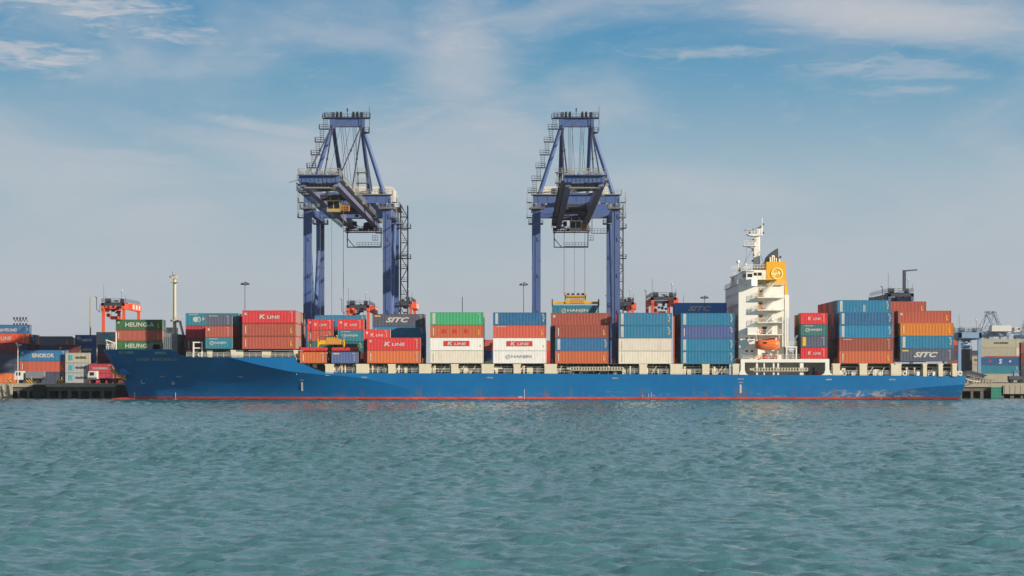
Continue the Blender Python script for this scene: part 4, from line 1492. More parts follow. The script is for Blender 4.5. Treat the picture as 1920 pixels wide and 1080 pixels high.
# red-topped bay
n_ = 'red-topped stack'
stack(454.3, 11.66, [('red-brown', None, BRN), ('red-brown', None, BRN), ('red', 'KLINE', KL)], n_, gapz=0.075)
for r, cc in ((1, 'coral red-brown brown'), (2, 'brown coral coral'), (3, 'coral brown red-brown'), (4, 'red-brown coral brown'), (5, 'coral red-brown coral'), (7, 'brown brown dark brown')):
    cs = []
    q = cc.split()
    k = 0
    while k < len(q):
        if q[k] == 'dark': cs.append('dark brown'); k += 2
        else: cs.append(q[k]); k += 1
    stack(454.3, 11.66, [(c, None, ()) for c in cs], n_, row=r, gapz=0.04)
# low bay under the spreader: one tier outside, a twenty-foot wall behind
n_ = 'low bay'
stack(562.5, 8.45, [('orange', None, ('column', 'rightcodes'))], n_ + ' forward half', 20, STD)
stack(621.5, 8.45, [('violet blue', None, ('plate', 'rightcodes'))], n_ + ' after half', 20, STD)
stack(562.5, 8.4, [('maroon', None, ())], n_ + ' forward half', 20, HC, 2)
stack(621.5, 8.4, [('maroon', None, ())], n_ + ' after half', 20, HC, 2)
xa = X_at(577, 450.5)
stack(0, 8.36, [('maroon', None, ()), ('sea green', None, ('column',)), ('red-brown', None, ('column', 'rightcodes')), ('red', 'KLINE', KL)], n_ + ' forward half', 20, STD, 4, x=xa)
stack(0, 8.36, [('maroon', None, ()), ('sea green', None, ('codes',)), ('teal', 'HANJIN', ('titleline',)), ('red', 'KLINE', KL)], n_ + ' after half', 20, STD, 4, x=X_at(633.5, 450.5))
stack(0, 8.4, [('deep blue', None, ()), ('blue', None, ()), ('maroon', None, ()), ('teal blue', None, ('codes',))], n_, 40, HC, 8, x=X_at(590, 460))
# red and orange pair with the dark lettered box behind
n_ = 'red and orange pair'
stack(688.6, 8.43, [('orange', None, ('column', 'rightcodes')), ('red', 'KLINE', KL)], n_)
stack(0, 8.4, [('red', None, ()), ('maroon', None, ()), ('red', 'KLINE', KL)], n_, 20, STD, 1, x=X_at(682, 442.5))
n2 = 'the dark lettered stack behind the red and orange pair'
stack(0, 8.4, [('deep blue', None, ()), ('deep blue', None, ('codes',)), ('teal blue', None, ('square', 'codes')), ('slate', 'SITC', ('plate', 'rightcodes'))], 'red and orange pair', 40, HC, 5, x=X_at(699, 452.5))
stack(0, 8.4, [('navy', None, ()), ('blue', None, ()), ('deep blue', None, ()), ('charcoal', None, ())], 'red and orange pair', 40, HC, 7, x=X_at(699, 452.5))
# full four-high bays
stack(806.5, 8.40, [('cream', None, ('column',), True), ('white', 'KLINEW', ('redpanel', 'yellow'), True), ('rust orange', 'BARS', BRN), ('green', None, ('stripe', 'rightcodes'))], 'green-topped stack')
for r, cs in ((1, ['crimson', 'brown', 'blue', 'maroon']), (2, ['brown', 'maroon', 'teal', 'red']), (4, ['blue', 'navy', 'brown', 'coral'])):
    stack(806.5, 8.40, [(c, None, ()) for c in cs], 'green-topped stack', row=r)
stack(924.5, 8.36, [('white', 'HANJING', (), True), ('white', 'KLINEW', ('redpanel', 'yellow'), True), ('coral', None, ('titleline', 'amber')), ('blue', None, BLUEM)], 'two-white-box stack')
for r, cs in ((1, ['navy', 'brown', 'blue', 'teal blue']), (3, ['brown', 'crimson', 'navy', 'blue'])):
    stack(924.5, 8.36, [(c, None, ()) for c in cs], 'two-white-box stack', row=r)
n_ = 'stack below hanging box'
stack(1041, 8.33, [('rust orange', None, BRN), ('blue', None, BLUEM), ('brown', None, BRN)], n_)
stack(0, 8.33, [('navy', None, ()), ('charcoal', None, ()), ('navy', None, ())], n_, 45, HC, 1, x=X_at(1032.5, 442.5))
stack(0, 8.33 + 3 * 2.926, [('brown', None, ('square', 'amber'))], n_, 45, HC, 1, x=X_at(1033.2, 442.5), tier0=3)
stack(0, 8.33, [('charcoal', None, ()), ('navy', None, ()), ('brown', None, ())], n_, 45, HC, 3, x=X_at(1032.5, 442.5))
n_ = 'two-cream-box stack'
stack(1160, 8.28, [('cream', None, ('column',), True), ('cream', None, ('column',), True), ('teal blue', None, BLUEM), ('teal blue', None, BLUEM)], n_)
for r, cs in ((1, ['cream', 'brown', 'crimson', 'coral']), (2, ['brown', 'grey', 'maroon', 'coral']), (4, ['navy', 'brown', 'maroon', 'red'])):
    stack(1160, 8.28, [(c, None, ()) for c in cs], n_, row=r)
n_ = 'blue stack before bridge'
stack(1277, 8.22, [('teal blue', None, BLUEM), ('teal blue', None, BLUEM), ('violet blue', None, ('column', 'codes')), ('teal blue', None, BLUEM)], n_)
for r, cs in ((1, ['maroon', 'navy', 'maroon', 'navy']), (2, ['navy', 'maroon', 'charcoal', 'maroon']), (4, ['maroon', 'maroon', 'navy', 'dark brown'])):
    stack(1277, 8.22, [(c, None, ()) for c in cs], n_, row=r)
stack(0, 8.22, [('maroon', None, ()), ('navy', None, ()), ('maroon', None, ()), ('charcoal', None, ()), ('bright blue', 'SITC', (), True)], n_, 40, HC, 6, x=X_at(1266, 455))
stack(0, 8.22 + 4 * 2.926, [('brown', None, ())], n_, 40, HC, 8, x=X_at(1266, 455), tier0=4)
# twenty-foot pile just aft of the bridge
n_ = 'pile behind bridge'
stack(1502, 9.42, [('red', 'KLINE', ('rightcodes',)), ('slate', None, ('goldpanel', 'rightcodes')), ('sea green', 'HANJIN', ('titleline',)), ('red', 'KLINE', ('rightcodes',))], n_, 20, STD, gapz=0.05)
stack(1502, 9.42, [('maroon', None, ()), ('navy', None, ()), ('dark green', None, ()), ('dark green', None, ())], n_, 20, STD, 1, gapz=0.05)
stack(0, 9.42, [('maroon', None, ()), ('navy', None, ()), ('sea green', None, ()), ('brown', None, ())], n_, 20, STD, 2, x=X_at(1500, 445), gapz=0.05)
stack(0, 9.42, [('dark brown', None, ()), ('maroon', None, ()), ('maroon', None, ()), ('brown', None, ())], n_, 20, STD, 6, x=X_at(1492, 455), gapz=0.05)
# tall bay
n_ = 'tall stack behind bridge'
stack(1574, 8.36, [('rust orange', None, BRN), ('brown', None, ('titleline', 'rightcodes')), ('teal blue', None, BLUEM), ('blue', None, BLUEM)], n_)
stack(1574, 8.36 + 4 * 2.926, [('teal blue', None, BLUEM + ('patch',))], n_, row=1, tier0=4)
mix3 = ['blue', 'maroon', 'crimson', 'deep blue', 'maroon', 'navy', 'crimson', 'blue', 'maroon', 'maroon', 'crimson', 'maroon']
mix4 = ['x', 'deep blue', 'maroon', 'deep blue', 'crimson', 'charcoal', 'maroon', 'crimson', 'crimson', 'maroon', 'crimson', 'crimson']
for r in range(1, 13):
    cells = []
    if r <= 5: cells = [(['charcoal', 'navy', 'maroon', 'charcoal', 'navy'][(r * 2) % 5], None, ()), (['charcoal', 'maroon', 'charcoal'][r % 3], None, ()), (['deep blue', 'maroon', 'crimson', 'blue'][r % 4], None, ())]
    else: cells = [('navy', None, ()), ('maroon', None, ()), (['deep blue', 'maroon', 'crimson', 'blue'][r % 4], None, ())]
    cells.append((mix3[r - 1], None, ()))
    if r > 1: cells.append((mix4[r - 1], None, ()))
    stack(1574, 8.36, cells, n_, row=r)
# aftmost bay
n_ = 'aftmost stack'
stack(1688.3, 8.85, [('slate', 'SITC', ('plate', 'rightcodes')), ('teal blue', None, BLUEM), ('amber', None, BRN)], n_)
stack(1688.3, 8.85 + 3 * 2.926, [('red-brown', None, ('square', 'amber'))], n_, row=1, tier0=3)
stack(1688.3, 8.85, [('navy', None, ()), ('charcoal', None, ()), ('dark brown', None, ())], n_, row=1)
stack(1688.3, 8.85, [('maroon', None, ()), ('navy', None, ()), ('charcoal', None, ()), ('dark brown', None, ())], n_, row=2)
stack(0, 8.85, [('navy', None, ()), ('maroon', None, ()), ('brown', None, ()), ('brown', None, ()), ('red-brown', None, ('amber',))], n_, row=9, x=84.8)


# ---- flat racks under the spreader
def flat_rack(x, y, z, label):
    t = thing('flat_rack', label, 'flat rack', (x, y, z), 0, 'collapsed flat racks on the ship')
    MB().box(0, 6.06, 0, CW, 0.0, 0.5).build('platform', 'print_red', t)
    m = MB()
    for q in range(2): m.box(0.1 + q * 3.2, 2.8 + q * 3.2, 0.1, CW - .1, 0.5, 0.72)
    m.build('end_wall', 'print_red', t)
    m = MB()
    for q in range(7): m.box(0.3 + q * .85, 0.5 + q * .85, -.02, 0.01, 0.1, 0.4)
    m.build('stake_pocket', 'darkgrey', t)


flat_rack(X_at(563, 442.6), 442.6, 8.45 + STD + 0.3, 'collapsed red flat rack lying above the orange box by the yellow spreader')
flat_rack(X_at(622, 442.6), 442.6, 8.45 + STD + 0.3, 'collapsed red flat rack lying above the violet box by the yellow spreader')

# ---- yard containers behind the ship
GY = 'containers stacked in the yard'


FILL = ['brown', 'navy', 'grey', 'maroon']


def yard(px, Y, zb, cells, where, L=40, H=STD, rz=0.0, door=True, tier0=0, detail=True):
    """cells bottom up: (color, logo, marks, note)"""
    z = zb
    for i, c in enumerate(cells):
        if c is None:
            cont(X_at(px, Y), Y, z, L, H, FILL[(i + int(px)) % 4], f"{FILL[(i + int(px)) % 4]} {SZ[L]} container, {ORD[tier0 + i]} tier of {where}", GY, None, (), False, False, False, rz)
            z += H + 0.02; continue
        color, logo, marks = c[:3]
        h = c[3] if len(c) > 3 else H
        wh = where[4:] if where.startswith('the ') else where
        lb = f"{color} {SZ[L]} container {'with name' if logo else ''}, {ORD[tier0 + i]} tier, {wh}"
        cont(X_at(px, Y), Y, z, L, h, color, ' '.join(lb.replace(' ,', ',').split()), GY, logo, marks, False, door, detail, rz)
        z += h + 0.02


gz = QZ + 0.02
yard(217, 505, gz, [('brown', None, ()), ('dark green', None, ()), ('maroon', None, ()), ('dark green', 'HEUNGA', ('amber',)), ('red-brown', None, BRN), ('dark green', 'HEUNGA', ('square', 'amber'))],
     'the green and brown yard stack behind the bow', H=2.76)
yard(219, 508, gz, [None, None, None, ('orange', None, ()), ('dark green', None, ()), ('teal', None, ())], 'row behind the green stack', H=2.76)
yard(222, 511, gz, [None, None, None, ('brown', None, ()), ('blue', None, ()), ('deep blue', None, ())], 'third row of the green stack', H=2.76)
yard(276, 530, gz, [None, None, None, ('navy', None, ()), ('maroon', None, ())], 'the low yard stack beside the foremast', 40)
yard(250, 545, gz, [None, None, None, None, ('brown', None, ()), ('beige', None, ())], 'the beige-topped yard stack beside the foremast', 40)
yard(36.5, 500, gz, [('navy', None, ('titleline', 'rightcodes')), ('red-brown', None, BRN), ('blue', 'SINOKOR', ('square', 'codes'))], 'the blue lettered quayside stack', H=HC - .05)
yard(42, 548, gz, [None, None, None, ('deep blue', None, ('codes',))], 'the row behind the blue lettered stack', H=STD)
yard(-54, 500, gz, [('orange', None, ('square',)), ('navy', None, ('plate',)), ('navy', None, ('titleline',)), ('maroon', None, ('plate',))], 'stack behind the thin quay lamp', H=STD + .02)
yard(-38, 503, gz, [None, None, None, None, ('orange-red', 'CKLINE', ('rightcodes',))], 'stack under the blue lettered top box', H=STD - .02)
yard(-32, 506, gz, [None, None, None, None, None, ('blue', 'NAMSUNG', ('codes',))], 'highest stack by the broad floodlights', H=STD - .05)
yard(-20, 509, gz, [None, None, None, None, ('deep blue', None, ('codes',))], 'highest stack by the broad floodlights', H=STD - .05)
yard(-16, 512, gz, [None, None, None, None, ('coral', None, ())], 'row behind that highest stack', H=STD - .05)
yard(51, 540, gz, [None, None, None, ('navy', None, ()), ('slate', None, ('titleline', 'amber'))], 'long slate-topped yard stack', H=STD)
yard(95, 552, gz, [None, None, None, None, ('dark green', None, ())], 'green-ended yard row', 20, STD)
yard(101, 560, gz, [None, None, None, ('orange', None, ()), ('yellow', None, ())], 'yellow-ended yard row', 20, STD)
yard(108, 530, gz, [None, None, ('red', None, ('titleline',)), ('maroon', None, ('square',))], 'low red row behind the beige pile', 20, STD)
yard(122.5, 499, gz + .05, [('grey', 'MAERSK', ('bluestar',)), ('grey', 'MAERSK', ('bluestar',)), ('beige', 'MAERSK', ('bluestar',))], 'beige-topped quayside pile', 20, STD)
yard(141, 545, gz, [None, None, ('deep blue', None, ()), ('deep blue', 'NAMSUNG', ()), ('deep blue', 'NAMSUNG', ('square',))], 'dark blue pile behind the beige one', 20, STD + .1)
yard(167, 498, gz, [('crimson', None, ('column',)), ('crimson', 'DONGNAMA', ('codes',))], 'the crimson quayside pile ahead of the bow', 20, STD - .1)
yard(183, 521, gz, [None, None, ('maroon', None, ()), ('navy', None, ())], 'the maroon yard stack ahead of the bow', 40, STD)
yard(180.5, 533, gz, [None, None, None, ('grey', 'MAERSK', ()), ('grey', 'M', ('bluestar',))], 'the grey yard stack ahead of the bow', 40, HC - .1)
# glimpses between the bays of the ship
yard(893, 520, gz, [('dark green', 'H', ()), ('dark green', 'H', ()), ('deep blue', None, ()), ('coral', None, ('square',))], 'yard stack behind the green-topped stack', 40, HC)
yard(1005, 530, gz, [None, ('crimson', None, ()), ('red', None, ()), ('coral', None, ())], 'yard stack behind the two-white-box stack', 40, HC)
# right of the ship
yard(1838, 600, gz, [('beige', None, ()), ('teal', None, ('codes',)), ('deep blue', 'SSTAR', ())], 'the blue lettered yard stack beyond the stern', 40, STD)
yard(1795, 604, gz, [('navy', None, ()), ('charcoal', None, ()), ('charcoal', None, ()), ('charcoal', None, ())], 'narrow charcoal stack beyond the stern', 20, STD, math.pi / 2)
yard(1780, 720, gz, [('maroon', None, ()), ('crimson', None, ()), ('slate', None, ()), ('navy', None, ())], 'dim row behind the charcoal stack', 40, HC)
yard(1812, 640, gz, [('navy', None, ()), ('beige', None, ()), ('beige', 'MAERSK', ())], 'the low beige row beyond the stern', 20, HC)
yard(1838, 650, gz, [None, None, None, ('beige', None, ()), ('beige', 'MAERSK', ())], 'the long beige row far beyond the stern', 40, HC)
yard(1906, 652, gz, [None, None, None, ('cream', None, ()), ('beige', 'MAERSK', ('bluestar',))], 'beige row past the stern, frame edge', 40, HC)
yard(1915, 560, gz, [('navy', None, ()), ('charcoal', None, ()), ('dark brown', None, ()), ('brown', None, ())], 'brown-topped stack beside the dark forklift', 40, HC)
yard(1770, 690, gz, [None, None, None, None, ('maroon', None, ()), ('coral', None, ())], 'the coral stack just past the stern', 20, STD)


# ------------------------------------------------------------------ ship-to-shore gantry cranes
SEA = 478.0
LB = 20.0          # see notes: land legs stand 30 m behind the sea legs


def sts_crane(cx, label):
    t = thing('gantry_crane', label, 'crane', (cx, SEA, QZ), 0, 'tall blue ship-to-shore cranes')
    o = (0, 0, QZ)
    GX, LY = 9.85, 30.0
    for sx in (-1, 1):
        for y in (0, LY):
            m = MB()
            m.box(sx * GX - 1.0, sx * GX + 1.0, y - 0.8, y + 0.8, QZ + 2.4, 48.4 if y == 0 else 47.2)
            m.box(sx * GX - 1.06, sx * GX + 1.06, y - 0.86, y + 0.86, 20, 20.3); m.box(sx * GX - 1.06, sx * GX + 1.06, y - 0.86, y + 0.86, 34, 34.3)
            lg = m.build('leg', 'crane_blue', t, origin=o)
            m = MB()
            for k in range(4):
                x = sx * GX - 3.0 + k * 2.0
                m.box(x - 0.8, x + 0.8, y - 0.5, y + 0.5, QZ + 0.5, QZ + 1.3)
                for q in (-.4, .4): m.tube((x + q, y - 0.2, QZ + 0.36), (x + q, y + .2, QZ + 0.36), 0.36, n=10)
            m.box(sx * GX - 2.8, sx * GX + 2.8, y - 0.4, y + 0.4, QZ + 1.3, QZ + 2.4)
            m.build('bogie', 'crane_dark', lg, origin=o)
            m = MB()      # service platform round the leg head
            zp = 47.0 if y == 0 else 45.6
            m.box(sx * GX - 1.9, sx * GX + 1.9, y - 1.9, y + 1.9, zp, zp + 0.18)
            c = [(sx * GX - 1.9, y - 1.9, zp), (sx * GX + 1.9, y - 1.9, zp), (sx * GX + 1.9, y + 1.9, zp), (sx * GX - 1.9, y + 1.9, zp), (sx * GX - 1.9, y - 1.9, zp)]
            m.rail(c, 1.15, 0.9, 0.08, 1)
            m.build('platform', 'steel', lg, origin=o)
        m = MB()
        m.box(sx * GX - 0.75, sx * GX + 0.75, 0.8, LY - 0.8, 15.2, 17.0)
        m.build('portal_tie', 'crane_blue', t, origin=o)
        m = MB()
        m.tube((sx * GX, 0.8, 46.6), (sx * GX, 14.6, 17.0), 0.52, n=14); m.tube((sx * GX, LY - 0.8, 46.2), (sx * GX, 15.4, 17.0), 0.52, n=14)
        m.build('brace', 'crane_blue', t, True, origin=o)
        m = MB().box(sx * GX - 0.6, sx * GX + 0.6, 0.85, LY - 0.85, 46.2, 48.0)
        m.build('side_beam', 'crane_blue', t, origin=o)
    for y in (0, LY):
        MB().box(-GX + 1.01, GX - 1.01, y - 0.6, y + 0.6, QZ + 2.5, QZ + 4.0).build('sill_beam', 'crane_blue', t, origin=o)
    m = MB()
    m.box(-10.75, 10.75, -0.95, 0.95, 48.4, 50.45)
    for x in np.arange(-9.5, 10, 2.4): m.box(x - .04, x + .04, -1.02, -0.95, 48.5, 50.3)
    m.build('portal_beam', 'crane_blue', t, origin=o)
    MB().box(-10.75, 10.75, LY - 0.9, LY + 0.9, 47.2, 49.0).box(-9.8, 9.8, LY - .5, LY + .5, 49.0, 51.0).build('portal_beam', 'crane_blue', t, origin=o)
    m = MB()
    m.box(-11.2, 11.2, -1.6, 1.3, 50.45, 50.6)
    m.rail([(-11.2, -1.6, 50.6), (-4.8, -1.6, 50.6)], 1.15, 1.0, 0.08, 1); m.rail([(4.8, -1.6, 50.6), (11.2, -1.6, 50.6), (11.2, 1.3, 50.6)], 1.15, 1.0, 0.08, 1)
    m.rail([(-11.2, 1.3, 50.6), (-11.2, -1.6, 50.6)], 1.15, 1.0, 0.08, 1)
    for sx in (-1, 1):      # landings hung outside the portal corners
        for z in (48.6, 44.8): m.box(sx * 11.0, sx * 12.3, -1.4, 1.4, z, z + .12); m.rail([(sx * 11.0, -1.4, z), (sx * 12.3, -1.4, z), (sx * 12.3, 1.4, z)], 1.1, .9, .08, 1)
        for q in (-1.4, 1.4): m.beam((sx * 12.2, q, 44.8), (sx * 12.2, q, 51.0), .1)
    m.build('walkway', 'steel', t, origin=o)
    # boom and trolley girders
    for sx in (-1, 1):
        m = MB()
        m.box(sx * 3.5 - 0.55, sx * 3.5 + 0.55, -65.5, 53, 46.2, 48.25)
        m.box(sx * 3.5 - 0.68, sx * 3.5 + 0.68, -65.5, 53, 46.05, 46.2)
        for y in np.arange(-62, 52, 4.0): m.box(sx * 3.5 + sx * 0.55, sx * 3.5 + sx * 0.62, y - .05, y + .05, 46.3, 48.2)
        gd = m.build('boom_girder', 'boom_grey', t, origin=o)
        m = MB()
        m.box(sx * 4.1 if sx > 0 else -5.0, 5.0 if sx > 0 else -4.1, -64, 51, 47.6, 47.68)
        m.rail([(sx * 5.0, -64, 47.68), (sx * 5.0, 51, 47.68)], 1.1, 2.2, 0.07, 1)
        m.build('catwalk', 'steel', gd, origin=o)
    for y in (-60.5, -52, -30, -6, 14, 38):
        MB().box(-2.95, 2.95, y - 0.25, y + 0.25, 47.7, 48.15).build('boom_cross_tie', 'crane_blue', t, origin=o)
    for y0 in (-60.5, -52): MB().beam((-2.9, y0 + .3, 47.9), (2.9, y0 + 8, 47.9), 0.16).build('boom_brace', 'crane_blue', t, origin=o)
    m = MB()
    m.box(-4.35, 4.35, -66.4, -65.5, 46.9, 48.3)
    m.box(-4.4, 4.4, -67.3, -61.5, 48.3, 48.45)
    for x in np.arange(-3.6, 3.7, 0.9): m.box(x - .05, x + .05, -66.5, -66.4, 47.0, 48.2)
    m.box(-3.0, 3.0, -64.6, -64.2, 46.4, 46.9)
    m.box(-3.0, 3.0, -62.6, -62.2, 46.2, 46.8)
    m.beam((-4.4, -66.5, 47.4), (-6.4, -66.8, 46.8), 0.14)
    bt = m.build('boom_tip', 'crane_blue', t, origin=o)
    m = MB()
    m.rail([(-4.4, -61.5, 48.45), (-4.4, -67.3, 48.45), (4.4, -67.3, 48.45), (4.4, -61.5, 48.45)], 1.25, 0.9, 0.075, 1)
    for x in (-2.6, 0.2, 2.4): m.box(x - .5, x + .5, -65.5, -64, 48.45, 49.5)
    for x in (-3.6, -1.2, 1.2, 3.4): m.box(x - .35, x + .35, -66.4, -65.8, 48.5, 48.95)
    m.build('railing', 'steel', bt, origin=o)
    m = MB()
    m.box(-3.4, 3.4, -65.2, -63.4, 45.75, 46.0)
    m.rail([(-3.4, -65.2, 45.95), (3.4, -65.2, 45.95)], 0.5, .8, .07, 0)
    m.build('tip_walkway', 'steel', bt, origin=o)
    # A-frame
    for sx in (-1, 1):
        m = MB().tube((sx * 9.2, 0, 50.4), (sx * 3.7, 0, 67.6), 0.56, 0.5, 16)
        m.build('mast_leg', 'crane_blue', t, True, origin=o)
        m = MB().tube((sx * 3.55, 0.3, 67.5), (sx * 3.6, 30, 50.6), 0.5, 0.5, 14)
        m.build('mast_back_leg', 'crane_blue', t, True, origin=o)
        m = MB()
        m.tube((sx * 3.6, -0.5, 67.8), (sx * 3.55, -60, 48.3), 0.17, n=8); m.tube((sx * 3.6, -0.5, 67.4), (sx * 3.55, -28, 48.3), 0.17, n=8)
        for a, z in ((-30.25, 58), (-14.25, 57.85)): m.cbox((sx * 3.57, a, z), (0.42, 1.2, 0.5))
        m.build('forestay', 'crane_dark', t, origin=o)
        m = MB()
        m.tube((sx * 3.6, 0.5, 67.8), (sx * 3.55, 49, 48.4), 0.16, n=8)
        m.build('backstay', 'crane_dark', t, origin=o)
        m = MB()
        m.box(sx * 3.6 - .5, sx * 3.6 + .5, -1.0, 1.0, 48.25, 48.4)
        for q in (-1.1, 1.1): m.beam((sx * 3.6 + q, 2, 48.3), (sx * 3.6 + q, 2, 56.2), 0.28)
        for z in (51, 53.6, 56.2): m.box(sx * 3.6 - 1.6, sx * 3.6 + 1.6, .8, 3.2, z, z + .12); m.rail([(sx * 3.6 - 1.6, .8, z), (sx * 3.6 + 1.6, .8, z)], 1.05, .8, .08, 1)
        m.build('hinge_tower', 'steel', t, origin=o)
    m = MB()
    m.box(-4.15, 4.15, -0.85, 0.85, 67.4, 69.5)
    m.box(-4.3, -3.0, -1.0, 1.0, 66.9, 69.7); m.box(3.0, 4.3, -1.0, 1.0, 66.9, 69.7)
    m.build('mast_head', 'crane_blue', t, origin=o)
    m = MB()
    for x in (-2.5, -1.55, 1.55, 2.5): m.tube((x - 0.24, 0, 70.35), (x + 0.24, 0, 70.35), 0.85, n=18); m.box(x - .36, x - .26, -.4, .4, 69.5, 70.9)
    m.build('sheave', 'black', t, origin=o)
    m = MB()
    m.box(-5.6, 5.6, -1.5, 1.5, 69.52, 69.64)
    m.rail([(-5.6, -1.5, 69.64), (-3.2, -1.5, 69.64)], 1.2, 0.7, 0.09, 1); m.rail([(3.2, -1.5, 69.64), (5.6, -1.5, 69.64), (5.6, 1.5, 69.64)], 1.2, 0.7, 0.09, 1)
    m.rail([(-5.6, -1.5, 69.64), (-5.6, 1.5, 69.64), (5.6, 1.5, 69.64)], 1.2, 0.9, 0.08, 1)
    for x in (-3.4, 3.6): m.box(x - .35, x + .35, -1, -.2, 69.64, 70.9)
    for x in (4.3, 5.6): m.beam((x, -1.5, 66.0), (x, -1.5, 72.2 if x > 5 else 71), 0.1)
    m.box(3.6, 5.4, -1.3, 1.3, 65.9, 66.05); m.rail([(3.6, -1.3, 66.05), (5.4, -1.3, 66.05), (5.4, 1.3, 66.05)], 1.1, .8, .08, 1)
    m.tube((0, 0, 69.6), (0, 0, 72.2), 0.1, 0.07, 6); m.box(-.16, .16, -.16, .16, 71.2, 72.0)
    m.build('head_platform', 'crane_dark', t, origin=o)
    m = MB()     # stair landings climbing the left mast leg
    zs = [51.0, 54.0, 57.2, 60.4, 63.6, 66.8, 69.4]
    prev = None
    for k, z in enumerate(zs):
        xl = -9.2 + 5.5 * (z - 50.4) / 17.2 - 0.7
        m.box(xl - 2.3, xl + 0.1, -0.8, 0.8, z, z + .12)
        m.rail([(xl, -0.8, z), (xl - 2.3, -0.8, z), (xl - 2.3, 0.8, z)], 1.15, 0.8, 0.09, 1)
        if prev is not None: m.ladder((xl - 1.6, -0.5, zs[k - 1]), (xl - 1.6, -0.5, z), 0.9, 0.5, 0.09)
        prev = xl
    m.build('mast_stair', 'crane_dark', t, origin=o)
    m = MB()
    for x, yb, zb in ((-1.9, 16, 48.5), (-1.5, 22, 48.5), (-0.9, 26, 50), (1.2, 20, 48.5), (1.6, 24, 49), (2.1, 14, 48.5)): m.tube((x, 0, 69.8), (x * 0.7, yb, zb), 0.05, n=5)
    for x, yb in ((-1.2, -40), (1.2, -40)): m.tube((x, 0, 69.8), (x, yb, 48.4), 0.045, n=5)
    m.build('hoist_cable', 'rope', t, origin=o)
    # machinery house
    m = MB()
    pr = [(-9.5, 50.3), (9.5, 50.3), (9.5, 54.9), (9.2, 55.6), (8.5, 55.9), (-8.5, 55.9), (-9.2, 55.6), (-9.5, 54.9)]
    m.prism(pr, 'y', 33, 45)
    for x in np.arange(-9, 9.4, 1.5): m.box(x - .05, x + .05, 32.95, 33, 50.4, 55.4)
    mh = m.build('machinery_house', 'house_white', t, origin=o)
    m = MB()
    for x in (-4.8, 6.2): m.box(x - .8, x + .8, 32.88, 32.97, 53.6, 55.4)
    m.build('window', 'glass', mh, origin=o)
    m = MB()
    m.box(-11, 11, 31.2, 46, 50.0, 50.28)
    m.rail([(-11, 31.2, 50.28), (11, 31.2, 50.28), (11, 46, 50.28)], 1.2, 1.4, 0.08, 1)
    m.ball((6, 37, 55.9), (1.2, 1.2, 0.9), 12, 6)
    m.build('house_deck', 'steel', t, origin=o)
    m = MB()     # festoon loops hung beside the left girder
    y = -62
    while y < 44:
        for k in range(5):
            a, b = k / 5, (k + 1) / 5
            m.beam((-5.4, y + 2.6 * a, 47.2 - 1.7 * math.sin(math.pi * a)), (-5.4, y + 2.6 * b, 47.2 - 1.7 * math.sin(math.pi * b)), 0.09)
        y += 2.6
    m.beam((-5.4, -62, 47.25), (-5.4, 44, 47.25), 0.14)
    m.build('festoon_cable', 'crane_dark', t, origin=o)
    rg = random.Random(5)
    m = MB()     # hinge machinery and buffers between the girders
    MB().box(-2.8, 2.8, 4, 12, 46.7, 47.6).build('machinery_tray', 'crane_dark', t, origin=o)
    m.box(-2.6, 2.6, -3, 1.5, 47.2, 48.2)
    for k in range(18): m.cbox((rg.uniform(-2.6, 2.6), rg.uniform(-8, 16), rg.uniform(46.3, 48.2)), (rg.uniform(.3, 1.0), rg.uniform(.3, 1.4), rg.uniform(.3, .8)))
    m.build('hinge_machinery', 'crane_dark', t, origin=o)
    m = MB()     # lattice under the boom tip
    for k in range(6):
        m.beam((-3.0, -65 + k * 2.2, 46.3), (3.0, -65 + k * 2.2, 46.3), .16)
        m.beam((-3.0 + 6 * (k % 2), -65 + k * 2.2, 46.3), (3.0 - 6 * (k % 2), -62.8 + k * 2.2, 46.3), .12)
    for k in range(7): m.beam((-2.7 + k * .9, -65.2, 45.9), (-2.7 + k * .9, -65.2, 46.9), .1)
    m.build('tip_lattice', 'crane_dark', t, origin=o)
    m = MB()     # floodlights under the boom and on the portal
    for x, y, z in ((-10, -1.3, 48.1), (-7.5, -1.3, 48.1), (7.5, -1.3, 48.1), (10, -1.3, 48.1), (-5.2, -58, 47.2), (5.2, -58, 47.2), (-5.2, -36, 47.2), (5.2, -36, 47.2), (5.2, -14, 47.2)):
        m.cbox((x, y, z), (.5, .35, .5)); m.beam((x, y, z), (x, y + .4, z + .5), .08)
    m.build('floodlight', 'steel', t, origin=o)
    m = MB()     # cable trays and junction boxes on the legs
    for sx in (-1, 1):
        m.box(sx * GX - .28, sx * GX - .05, -0.92, -0.8, 8, 46.8)
        for z in (12, 21, 30, 39): m.box(sx * GX + .2, sx * GX + .8, -1.02, -0.8, z, z + .9)
    m.build('cable_tray', 'crane_blue', t, origin=o)
    # dark trolley-parking gear at the rear
    m = MB()
    rg = random.Random(3)
    for k in range(22):
        x, y = rg.uniform(-4.6, 4.6), rg.uniform(42, 52.5)
        m.cbox((x, y, rg.uniform(45.6, 47.0)), (rg.uniform(.5, 1.6), rg.uniform(.4, 1.2), rg.uniform(.3, 1.2)))
    for k in range(14): m.beam((-4.8 + k * 0.74, 49, 45.0), (-4.8 + k * 0.74, 49, 46.4), 0.1)
    m.box(-5, 5, 48.6, 51, 44.9, 45.02); m.box(-5, 5, 43, 45, 44.9, 45.02)
    m.rail([(-5, 48.6, 45), (5, 48.6, 45)], 1.1, .8, .09, 1)
    m.rail([(-5, 43, 45), (5, 43, 45)], 1.1, .8, .09, 1)
    m.build('trolley_bay', 'crane_dark', t, origin=o)
    m = MB()
    for sx in (-1, 1): m.beam((sx * 4.65, 51, 46.2), (sx * 4.65, 51, 40.9), 0.26)
    m.beam((-4.65, 51, 41), (4.65, 51, 41), 0.26, 0.3)
    m.beam((-4.65, 51, 43.4), (-2.6, 51, 41), 0.22)
